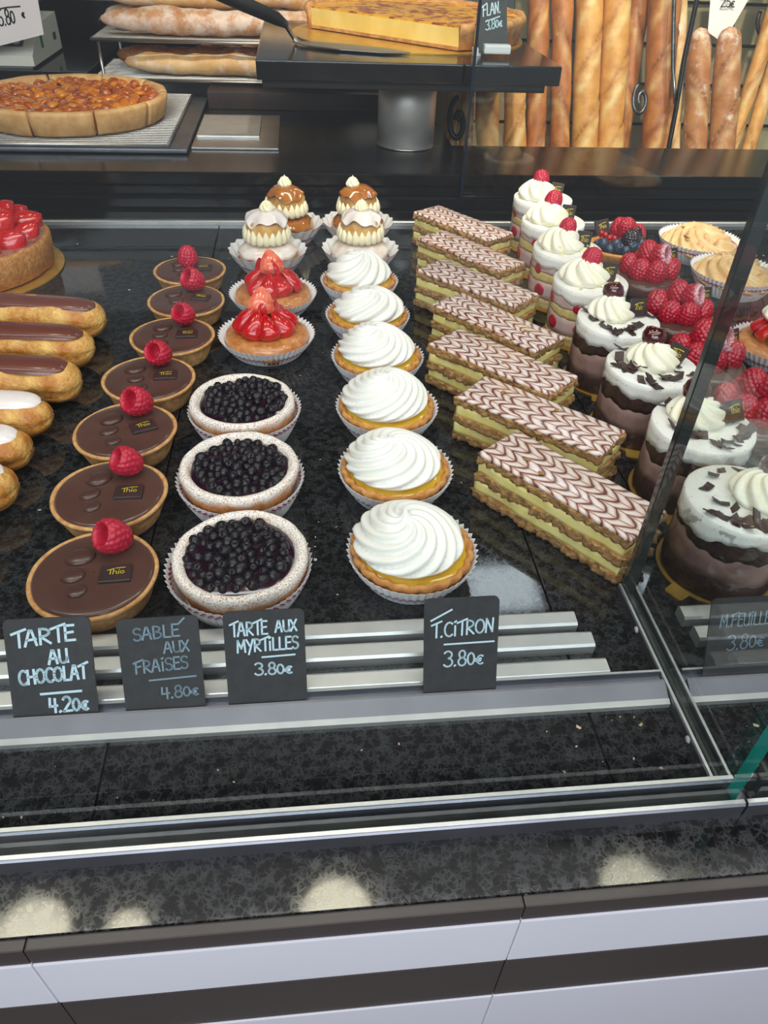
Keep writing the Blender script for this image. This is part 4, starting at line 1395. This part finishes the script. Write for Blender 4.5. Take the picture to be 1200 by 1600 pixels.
for q in range(3):
    MC['puff', q] = [rslab('puff_layer', .135 + .001 * q, .0475, .0070, 'puff', q * 10 + k, .0014) for k in range(3)]
    MC['cust', q] = [rslab('custard_layer', .1325, .0455, .0100, 'custard', q * 10 + k + 50, .0007, False, 120) for k in range(2)]
    MC['fond', q] = rslab('feathered_icing', .1345, .0470, .0026, 'feather', q + 90, .0007, True, 90)
MC['mboard'] = bevel_box('gold_card', .128, .040, .0012, 'gold', 0, 1, (0, 0, .0006))
MC['flake'] = [mesh('pastry_flake', [(-.003, -.001, 0), (.002, -.0018, .0006), (.0032, .0012, .001), (-.001, .002, .0002), (-.003, -.001, .0006), (.002, -.0018, .0012), (.0032, .0012, .0016), (-.001, .002, .0008)],
     [(3, 2, 1, 0), (4, 5, 6, 7), (0, 1, 5, 4), (1, 2, 6, 5), (2, 3, 7, 6), (3, 0, 4, 7)], 'puff', False)]
mfs = [(.1885, .4155, -52), (.1905, .5080, -43.5), (.1790, .6010, -47), (.1925, .6830, -52), (.1900, .7800, -47.5), (.2010, .8760, -54), (.2090, .9740, -53.5)]
ML = ['nearest of the row, beside the foot of the divider', 'second from the front of the row', 'third from the front of the row', 'fourth from the front, ends set back to the right', 'fifth from the front of the row, second to last but one', 'second from the back of the row', 'farthest back of the row']
ML[4] = 'third from the back of the row'
for i, (x, y, an) in enumerate(mfs):
    t = thing('millefeuille', 'millefeuille with feathered icing, ' + ML[i], 'pastry', (x, y, 0), math.radians(an), 'millefeuilles')
    q = i % 3
    fl_ = PI if i % 2 else 0
    ob('gold_card', MC['mboard'], t)
    z = .0012
    for k in range(3):
        ob('puff_layer', MC['puff', q][k], t, (jit(.0008), jit(.0006), z), (0, 0, fl_))
        z += .0072
        if k < 2:
            ob('custard_layer', MC['cust', q][k], t, (jit(.0006), jit(.0005), z - .0004), (0, 0, fl_))
            z += .0096
    ob('feathered_icing', MC['fond', q], t, (0, 0, z - .0004), (0, 0, fl_))
    for k in range(2):
        ob('pastry_flake', MC['flake'][0], t, (rnd.uniform(-.05, .05), rnd.uniform(-.016, .016), z + .0022), (0, 0, rnd.uniform(0, 6)))

# ------------------------------------------------------------------ glasses: layered round cakes
def bnd(z, amp, seed):
    return lambda T: z + amp * (np.sin(2 * T + seed) * .5 + np.sin(5 * T + seed * 2.3) * .3 + np.sin(11 * T + seed * 1.7) * .25 + np.sin(23 * T + seed) * .15)


def layer(nm, r, lo, hi, mat, n=90, rough=0.0, seed=0, dome=0.0):
    th = np.linspace(0, 2 * PI, n, endpoint=False)
    zl = lo(th) if callable(lo) else np.full(n, lo)
    zh = hi(th) if callable(hi) else np.full(n, hi)
    rows = [(r - .003, zl), (r, zl), (r, zl * .66 + zh * .34), (r, zl * .34 + zh * .66), (r, zh), (r - .0012, zh + .0008), (r * .6, zh + .001 + dome), (.0004, zh * 0 + zh.mean() + .001 + dome)]
    P = np.zeros((n, len(rows), 3))
    for j, (rr, zz) in enumerate(rows):
        P[:, j, 0], P[:, j, 1], P[:, j, 2] = rr * np.cos(th), rr * np.sin(th), zz
    if rough:
        w = wob(P, 420, rough, seed)
        P[..., 0] += w * np.cos(th)[:, None]
        P[..., 1] += w * np.sin(th)[:, None]
    F = gridf(n, len(rows), cu=True) + [tuple(i * len(rows) for i in range(n))[::-1]]
    return mesh(nm, P.reshape(-1, 3), F, mat)


bo = ring(.0415, 56)
MC['board'] = plate('gold_board', bo, 0, .0010, 'gold')
tb = [(.038, -.0075), (.0495, -.007), (.0508, -.0055), (.0508, .0055), (.0495, .007), (.038, .0075)]
MC['tab'] = plate('board_tab', tb, 0, .0011, 'gold')
MC['band'] = lathe('acetate_band', [(.0391, .0015), (.0391, .0610)], 64, 'acetate')
SH = []
for q in range(5):
    rr = np.random.RandomState(q)
    a = rr.uniform(.6, 1.4, 4)
    o = [(-.0050 * a[0], -.0024), (.0046 * a[1], -.0030), (.0054 * a[2], .0022), (-.0042 * a[3], .0030)]
    V = [(x, y, (x / .005) ** 2 * .0012) for x, y in o] + [(0, -.0027, 0), (0, .0027, 0)]
    V2 = [(x, y, z + .0007) for x, y, z in V]
    F = [(0, 3, 5, 4), (4, 5, 2, 1)]
    F += [tuple(v + 6 for v in f[::-1]) for f in F]
    b_ = [0, 4, 1, 2, 5, 3]
    F += [(b_[i], b_[(i + 1) % 6], b_[(i + 1) % 6] + 6, b_[i] + 6) for i in range(6)]
    SH.append(mesh('chocolate_shaving', V + V2, F, 'shaving', False))
WC = mesh('white_chocolate_shaving', [tuple(v.co) for v in SH[1].vertices], [tuple(p.vertices) for p in SH[1].polygons], 'white_choc', False)
MC['bf_rose'] = swirl('cream_rosette', .0215, .0190, 9, 1.7, 'cream', .003, .20, 108, 26, 3)
MC['cherry'] = lathe('cherry', [(.0003, .0105), (.0015, .0100), (.0035, .0112), (.0075, .0100), (.0100, .005), (.0100, 0), (.0078, -.0052), (.0035, -.0075), (.0003, -.008)], 28, 'cherry', noise=(300, .0004, 3))
MC['half'] = [lathe('raspberry_half', [(.0003, .0014), (.0036, .0013), (.0062, .0007), (.0072, -.0012)], 22, 'rasp_dark', noise=(520, .0005, q)) for q in range(2)]

BF = [(.2915, .3625), (.3030, .4530), (.2980, .5460), (.2995, .6375)]
BL = ['nearest of the four, behind the divider glass', 'second from the front, seen through the divider edge', 'third from the front, cherry in the middle', 'farthest of the four, plaque standing on its cream']
for i, (x, y) in enumerate(BF):
    t = thing('black_forest_cake', 'black forest cake with chocolate shavings, ' + BL[i], 'cake', (x, y, 0), 0, 'black forest cakes')
    ob('gold_board', MC['board'], t)
    ob('board_tab', MC['tab'], t, (0, 0, .0001), (0, 0, math.radians([212, 244, 250, 246][i])), 1, 'folded gold tab')
    b1, b2, b3 = bnd(.0175, .0035, i), bnd(.0395, .0045, i + 2), bnd(.0500, .0050, i + 5)
    ob('sponge_base', layer('sponge_base', .0386, .0010, b1, 'choc_sponge', rough=.0003, seed=i), t)
    ob('mousse_layer', layer('mousse_layer', .0385, b1, b2, 'choc_mousse'), t)
    ob('sponge_layer', layer('sponge_layer', .0383, b2, b3, 'choc_sponge', rough=.0004, seed=i + 3), t)
    ob('cream_layer', layer('cream_layer', .0392, b3, .0640, 'cream_white', rough=.0002, seed=i), t)
    ob('acetate_band', MC['band'], t)
    dx, dy = [(.012, .0), (-.004, .008), (.0, .004), (-.006, .008)][i]
    ob('cream_rosette', MC['bf_rose'], t, (dx, dy, .0645), (0, 0, i * 2.0))
    cx, cy = [(.018, .008), (-.006, .016), (.0, .012), (-.004, .016)][i]
    ob('cherry', MC['cherry'], t, (cx, cy, .0830), (.35, .3, i), 1.0)
    plaque(t, [(.020, .012, .076), (.022, .004, .0735), (.022, .006, .0725), (.017, .004, .0745)][i], [(1.0, .1, -.3), (.9, .0, .25), (1.1, .2, -.9), (1.25, .1, .2)][i], .017, .017)
    for k in range(30 if i < 3 else 24):
        an, r = rnd.uniform(0, 6.283), .0345 * math.sqrt(rnd.uniform(.18, 1))
        px, py = r * math.cos(an), r * math.sin(an)
        rd = math.hypot(px - dx, py - dy)
        hz = .0652 + max(0, .0205 * (1 - (rd / .022) ** 1.4))
        ob('chocolate_shaving', SH[k % 5], t, (px, py, hz), (jit(.5), jit(.5), rnd.uniform(0, 6)), rnd.uniform(.7, 1.55))

FRS = [(.3020, .7310), (.3040, .8245), (.3130, .9170), (.3240, 1.0080)]
FL = ['nearest of the four', 'second from the front', 'third from the front', 'farthest back of the four']
MC['fr_rose'] = swirl('cream_rosette', .0250, .0220, 8, 1.4, 'cream', .004, .22, 108, 26, 8)
for i, (x, y) in enumerate(FRS):
    t = thing('raspberry_layer_cake', 'pale layer cake with raspberries in its side, ' + FL[i], 'cake', (x, y, 0), 0, 'raspberry layer cakes')
    ob('gold_board', MC['board'], t)
    ob('board_tab', MC['tab'], t, (0, 0, .0001), (0, 0, math.radians(248)), 1, 'folded gold tab')
    b1, b2, b3, b4 = bnd(.0130, .0012, i), bnd(.0330, .0012, i + 2), bnd(.0430, .0014, i + 5), bnd(.0500, .0045, i + 7)
    ob('sponge_base', layer('sponge_base', .0386, .0010, b1, 'sponge', rough=.0003, seed=i), t)
    ob('mousse_layer', layer('mousse_layer', .0385, b1, b2, 'mousse_pink'), t)
    ob('sponge_layer', layer('sponge_layer', .0384, b2, b3, 'sponge', rough=.0003, seed=i + 4), t)
    ob('upper_mousse', layer('upper_mousse', .0385, b3, b4, 'mousse_pink'), t)
    ob('cream_layer', layer('cream_layer', .0391, b4, .0640, 'cream_white'), t)
    ob('acetate_band', MC['band'], t)
    for k in range(7):
        an = 2 * PI * (k + .35 * i) / 7 + 3.4
        ob('raspberry_half', MC['half'][k % 2], t, (.0383 * math.cos(an), .0383 * math.sin(an), .0235), (0, PI / 2, an))
    for k in range(6):
        an = 2 * PI * (k + .4 * i) / 6 + 3.1
        ob('raspberry_half', MC['half'][k % 2], t, (.0383 * math.cos(an), .0383 * math.sin(an), .0462), (0, PI / 2, an), .8)
    ob('cream_rosette', MC['fr_rose'], t, (-.009, .000, .0645), (0, 0, i * 2.0))
    ob('raspberry', RB['rasp'][i % 3], t, (-.004, .004, .0825), (.25, jit(.3), i), (.86, .86, .74))
    plaque(t, (.016, -.002, .0745), (1.35, .1, -.15 + jit(.2)), .017, .019)
    for k in range(16):
        an, r = rnd.uniform(0, 6.283), .031 * math.sqrt(rnd.uniform(.1, 1))
        px, py = r * math.cos(an) - .003, r * math.sin(an)
        hz = .0655 + max(0, .022 * (1 - (math.hypot(px + .009, py) / .026) ** 1.4))
        ob('white_chocolate_shaving', WC, t, (px, py, hz), (jit(.8), jit(.8), rnd.uniform(0, 6)), rnd.uniform(.6, 1.1))

# ------------------------------------------------------------------ eclairs
def eclair_meshes(L, r, seed, icing):
    n, m = 72, 32
    s = np.linspace(0, 1, n)
    e = np.clip(1 - np.abs(2 * s - 1) ** (2 * L / r * .55), 0, 1) ** .5
    th = np.linspace(0, 2 * PI, m, endpoint=False)
    X = np.repeat((s * L)[:, None], m, 1)
    cr = .88 + .12 * np.abs(np.sin(th)) ** .5
    Y = (r * e)[:, None] * np.cos(th)[None] * cr
    Z = (r * e)[:, None] * np.sin(th)[None] * .80
    P = np.stack([X, Y, Z], -1)
    w = wob(P, 90, .0013, seed) + wob(P, 240, .0005, seed + 3)
    crease = np.exp(-((np.sin(th) + .12 + .12 * math.sin(seed)) / .10) ** 2)[None] * .0028 * (1 + .5 * np.sin(s * 9 + seed))[:, None]
    w = w - crease
    P[..., 1] += np.cos(th)[None] * w
    P[..., 2] += np.sin(th)[None] * w
    zmin = P[..., 2].min()
    P[..., 2] = np.maximum(P[..., 2] - zmin, .0)
    body = mesh('choux_body', P.reshape(-1, 3), gridf(n, m, cv=True) + [tuple(range(m)), tuple((n - 1) * m + j for j in range(m))[::-1]], 'eclair')
    k, q = 48, 15
    ss = np.linspace(.055, .945, k)
    tt = np.linspace(-1, 1, q)
    Q = np.zeros((k, q, 3))
    for a in range(k):
        ee = float(np.interp(ss[a], s, e))
        se = abs(2 * (ss[a] - .5) / .89)
        wid = .70 * (1 - se ** 10) ** .5 + .02
        for b in range(q):
            ang = PI / 2 + tt[b] * wid * (1 + .05 * math.sin(9 * ss[a] + seed))
            lift = .0020 * max(0, 1 - abs(tt[b]) ** 6) * max(0, 1 - se ** 12) - .0008
            rr = r * ee
            Q[a, b] = (ss[a] * L, rr * math.cos(ang) * (.88 + .12 * abs(math.sin(ang)) ** .5) + lift * math.cos(ang), rr * math.sin(ang) * .80 - zmin + .0012 + lift)
    top = mesh('icing', Q.reshape(-1, 3), gridf(k, q), icing)
    return body, top


EC = [(-.2080, .738, .006, -9, 'choc_icing', 'chocolate iced eclair, farthest back of the chocolate ones'), (-.2065, .674, .0, -7, 'choc_icing', 'chocolate iced eclair, middle one of the three chocolate ones'),
      (-.2060, .612, .0, -5, 'choc_icing', 'chocolate iced eclair, nearest of the chocolate ones'), (-.2175, .5570, .0, -5, 'white_icing', 'white iced eclair next to the nearest chocolate one'),
      (-.2240, .5090, .0, -8, 'white_icing', 'white iced eclair, second of the white ones from the back'), (-.2200, .4605, .0, -2, 'white_icing', 'white iced eclair, third of the white ones from the back'),
      (-.2270, .4120, .0, 4, 'white_icing', 'eclair nearest the front at the left edge, only its end in view')]
for i, (x, y, zz, an, ic, lb) in enumerate(EC):
    L, r = (.135, .0245) if i < 3 else (.125, .0222)
    a = math.radians(an)
    t = thing('eclair', lb, 'eclair', (x - L * math.cos(a), y - L * math.sin(a), 0), a, 'eclairs')
    b_, c_ = eclair_meshes(L, r, i * 3 + 1, ic)
    ob('choux_body', b_, t)
    ob('icing', c_, t)

# ------------------------------------------------------------------ large strawberry cake, far left
bd = tag(ob('gold_cake_board', plate('gold_cake_board', ring(.113, 72), 0, .0016, 'gold'), None, (-.412, .928, .0004)), 'round gold cake board under the big strawberry cake', 'cake board')
t = thing('strawberry_cake', 'big round strawberry cake with glazed whole strawberries at the left edge', 'cake', (-.412, .930, .0030))
ob('biscuit_base', lathe('biscuit_base', [(.096, 0), (.1005, .002), (.1030, .020), (.1030, .034), (.100, .0375), (.096, .036), (.0004, .034)], 96, 'cake_crust', None, True, noise=[(220, .0008, 2), (90, .0006, 4)]), t)
ob('glaze', lathe('glaze', [(.0985, .0362), (.0965, .0385), (.06, .039), (.0004, .039)], 64, 'cake_glaze', noise=(120, .0006, 3)), t)
for rad, cnt, z, sc_, ti in ((.084, 15, .0420, 1.25, .95), (.060, 10, .0560, 1.3, .7), (.032, 6, .0640, 1.3, .5), (.0, 1, .066, 1.3, .0)):
    for k in range(cnt):
        an = 2 * PI * k / cnt + rad * 20
        tip = Vector((math.cos(an) * ti + jit(.4), math.sin(an) * ti + jit(.4), .55))
        tip.normalize()
        c = Vector((rad * math.cos(an), rad * math.sin(an), z)) - tip * .014 * sc_
        ob('strawberry', SB, t, c, tip.to_track_quat('Z', 'Y').to_euler(), (sc_ * rnd.uniform(.95, 1.15), sc_ * rnd.uniform(.95, 1.15), sc_ * rnd.uniform(.8, .95)))
for k in range(9):
    an = k * .7
    ob('green_sprig', tube('green_sprig', [(0, 0, 0), (.006 * math.cos(an), .006 * math.sin(an), .006), (.013 * math.cos(an), .013 * math.sin(an), .007 + .004 * (k % 3)), (.018 * math.cos(an), .018 * math.sin(an), .004 + .004 * (k % 3))], .002, 'leaf', 6, rad=[.0012, .003, .003, .0006]), t, (.035, -.01, .088))

# ------------------------------------------------------------------ right module: berry tarts, praline choux, strawberry cup
MC['rt_base'] = lathe('chocolate_base', [(.036, 0), (.0405, .001), (.0425, .006), (.0425, .013), (.0405, .0175), (.036, .0192), (.020, .0200), (.0004, .0202)], 72, 'choc', None, True)
RT = [(.4270, .8570), (.4175, .7400), (.4010, .6360), (.4040, .5400)]
RL = ['farthest back of the four', 'second from the back', 'second from the front, cut by the divider edge', 'nearest of the four, behind the divider glass']
for i, (x, y) in enumerate(RT):
    t = thing('raspberry_chocolate_tart', 'chocolate tart piled with whole raspberries, ' + RL[i], 'tart', (x, y, 0), 0, 'raspberry chocolate tarts')
    ob('chocolate_base', MC['rt_base'], t)
    for k, (px, py, pz, ax, mt) in enumerate([(-.020, -.010, .0205, (.25, -.1, 1), 'rasp_dark'), (-.022, .010, .0205, (-.2, .2, 1), 'rasp_dark'), (-.002, -.017, .0205, (.1, -.2, 1), 'rasp_dark'), (.019, -.008, .0205, (.3, .1, 1), 'rasp_dark'),
                                              (.016, .014, .0205, (.2, .3, 1), 'rasp_dark'), (-.004, .018, .0205, (0, .2, 1), 'rasp_dark'), (-.004, .006, .0360, (-.1, .2, 1), 'rasp_dark')]):
        ob('raspberry', RB[mt][(k + i) % 3], t, (px, py, pz), Vector(ax).to_track_quat('Z', 'Y').to_euler(), 1.04)
    ax = Vector((.62, -.62, .35)).normalized()
    ob('raspberry', RB['rasp_frost'][i % 3], t, Vector((.0040, -.003, .0440)) + ax * .010, ax.to_track_quat('-Z', 'Y').to_euler(), 1.1, 'raspberry with a sugar dusted rim, opening to the front')
    plaque(t, (.024, .006, .0400), (1.2, .0, [.3, .1, .5, .2][i]), .018, .018)

t = thing('mixed_berry_tart', 'small tart of blueberries, blackberries and redcurrants with a standing chocolate plaque', 'tart', (.4170, .9480, 0))
ob('tart_shell', lathe('tart_shell', [(.030, 0), (.034, .001), (.0385, .018), (.0395, .0215), (.0375, .0225), (.036, .0195), (.0004, .0190)], 72, 'shell_lemon', None, True, noise=(120, .0004, 2)), t)
MC['blue'] = lathe('blueberry', [(.0003, .0058), (.0018, .0058), (.0028, .0070), (.0042, .0060), (.0064, .0030), (.0070, 0), (.0060, -.0040), (.0035, -.0062), (.0003, -.0068)], 18, 'blueberry')
for k in range(9):
    an = 3.3 + k * .36
    ob('blueberry', MC['blue'], t, (.029 * math.cos(an), .029 * math.sin(an), .0250 + .004 * (k % 2)), (jit(.7), jit(.7), k), rnd.uniform(.9, 1.1))
for k, (px, py, pz) in enumerate([(.010, -.014, .027), (.024, .004, .027), (.018, -.012, .033), (-.006, -.010, .027)]):
    ob('blackberry' if k < 2 else 'blueberry', RB['blackberry'][k % 3] if k < 2 else MC['blue'], t, (px, py, pz), (jit(.3), jit(.3), k), .95 if k < 2 else 1.05)
MC['curr'] = lathe('redcurrant', [(.0003, .0036), (.0026, .0026), (.0036, 0), (.0026, -.0026), (.0003, -.0036)], 14, 'currant')
for k in range(16):
    an = rnd.uniform(0, 6.28)
    ob('redcurrant', MC['curr'], t, (-.010 + .013 * math.cos(an), .004 + .010 * math.sin(an), .0290 + .008 * rnd.random()), (0, 0, 0), 1.05)
for k, (px, py, pz) in enumerate([(.004, .014, .0320), (.018, .014, .0280), (.010, .004, .0360), (.030, .012, .0240)]):
    ob('raspberry', RB['rasp_dark'][k % 3], t, (px, py, pz), (jit(.4), jit(.4), k), .98)
plaque(t, (-.022, .012, .0420), (1.2, -.2, .1), .019, .018)

MC['pr_cup'] = cup('paper_cup', .040, .0545, .0260, 'paper_pink', 60)
MC['al'] = lathe('almond_flake', [(.0003, .0012), (.005, .0011), (.0062, .0006), (.005, .0001), (.0003, 0)], 14, 'almond')
for i, (x, y) in enumerate([(.5400, .9650), (.5380, .8550)]):
    t = thing('praline_choux', ['golden praline choux with almond flakes in a striped paper cup, rear one', 'golden praline choux with almond flakes in a striped paper cup, front one'][i], 'pastry', (x, y, 0), 0, 'praline choux in paper cups')
    ob('paper_cup', MC['pr_cup'], t)
    ob('piped_cream', swirl('piped_cream', .0490, .0330, 11, 2.2, 'golden', .002, .13, 120, 30, 14 + i, (.004, .002)), t, (0, 0, .0080), (0, 0, i * 2 + 1))
    for k in range(16):
        an, r = rnd.uniform(0, 6.28), .036 * math.sqrt(rnd.random())
        ob('almond_flake', MC['al'], t, (r * math.cos(an), r * math.sin(an), .0170 + .0260 * (1 - (r / .049) ** 1.5)), (jit(.7), jit(.7), an), (rnd.uniform(.9, 1.4), rnd.uniform(.6, .9), 1))

t = thing('strawberry_cream_cup', 'strawberry pastry with a piped cream swirl in a paper cup, cut by the right edge', 'pastry', (.500, .6720, 0))
ob('paper_cup', MC['sf_cup'], t)
ob('shortcrust_base', MC['sf_base'], t, (0, 0, .0004))
for k in range(8):
    an = 2 * PI * k / 8 + .3
    tip = Vector((-math.cos(an) * .5, -math.sin(an) * .5, .85))
    ob('strawberry_wedge', SBQ[k % 2], t, (.024 * math.cos(an), .024 * math.sin(an), .021), tip.to_track_quat('Z', 'Y').to_euler(), .95)
ob('cream_swirl', swirl('cream_swirl', .019, .018, 9, 1.5, 'cream', .003, .2, 90, 24, 2), t, (-.006, .004, .044))

# ------------------------------------------------------------------ chalkboard signs
S1 = fit_text('TARTE', -.0190, .0150, .0425, .0088, .10) + fit_text('AU', -.0010, .0100, .0320, .0078, .08) + fit_text('CHOCOLAT', -.0180, .0190, .0205, .0082, .06) + [[(-.0070, .0145), (.0150, .0152)]] + fit_text('4.20€', -.0035, .0185, .0030, .0090, .03)
sign('black chalkboard sign reading Tarte au Chocolat 4.20 at the left end', (-.1490, .2617, .0056), 29, .0465, .0590, S1, .00145, 'chalk', .0, .0)
S2 = fit_text('SABLE', -.0140, .0120, .0440, .0072, .06) + [[(.0120, .0530), (.0150, .0560)]] + fit_text('AUX', .0020, .0165, .0355, .0066, .04) + fit_text('FRAISES', -.0150, .0150, .0240, .0074, .06) + [[(-.0075, .0195), (.0185, .0205)]] + fit_text('4.80€', -.0020, .0195, .0075, .0074, .06)
sign('dusty chalkboard sign reading Sable aux Fraises 4.80 with faint letters', (-.0880, .2617, .0056), 27, .0450, .0570, S2, .0010, 'chalk_faint', -.02, .0)
S3 = fit_text('TARTE', -.0190, .0020, .0440, .0080, .04) + fit_text('AUX', .0060, .0185, .0455, .0068, .04) + fit_text('MYRTILLES', -.0160, .0190, .0340, .0076, .03) + [[(-.0020, .0305), (.0165, .0312)]] + fit_text('3.80€', -.0065, .0150, .0195, .0075, .0)
sign('black chalkboard sign reading Tarte aux Myrtilles 3.80 below the bilberry tarts', (-.0298, .2617, .0056), 25, .0455, .0590, S3, .0011, 'chalk', .0, .0)
S4 = fit_text('T.CITRON', -.0175, .0195, .0375, .0088, .06) + [[(-.0100, .0330), (.0195, .0335)]] + fit_text('3.80€', -.0100, .0140, .0185, .0100, .02) + [[(-.0180, .0485), (-.0060, .0550)]]
sign('black chalkboard sign reading T. Citron 3.80 in front of the lemon tarts', (.0835, .2617, .0056), 23, .0440, .0620, S4, .0011, 'chalk', .0, .0)
S5 = fit_text('M.FEUILLES', -.0175, .0185, .0340, .0085, .04) + fit_text('3.80€', -.0110, .0130, .0185, .0100, .08)
sign('dim chalkboard sign reading M. Feuilles 3.80 behind the divider glass', (.2600, .2617, .0056), 24, .0480, .0530, S5, .0008, 'chalk_faint', .0, .0)

# ------------------------------------------------------------------ crumbs on the deck
V, F = [], []
rr = np.random.RandomState(4)
for k in range(900):
    if k < 760:
        x, y = rr.uniform(-.42, .60), rr.uniform(.20, 1.0)
    else:
        x, y = rr.uniform(.12, .26), rr.uniform(.20, .62)
    s = rr.uniform(.0003, .0009) * (1.9 if rr.rand() < .06 else 1)
    a = rr.uniform(0, 6.28)
    if .243 < y < .345 or (.17 < y < .20) or (.203 < x < .231 and y < .36) or any((x - u) ** 2 + (y - v) ** 2 < (.075 if .17 < u < .22 else .056) ** 2 for u, v in FOOT) or (x < -.18) or (x < -.28 and y > .8):
        continue
    if any(abs(x - u) < .0015 for u in xs) or abs(y - 1.005) < .002:
        continue
    b = len(V)
    for dx, dy in ((-1, -.5), (1.2, -.4), (.8, .7), (-.7, .5)):
        V.append((x + s * (dx * math.cos(a) - dy * math.sin(a)), y + s * (dx * math.sin(a) + dy * math.cos(a)), .0002))
    V.append((x, y, s * .7 + .0002))
    F += [(b, b + 1, b + 4), (b + 1, b + 2, b + 4), (b + 2, b + 3, b + 4), (b + 3, b, b + 4)]
cr = tag(ob('crumbs', mesh('crumbs', V, F, 'crumb', False)), 'pale pastry crumbs scattered over the black deck', 'crumbs')
cr['kind'] = 'stuff'
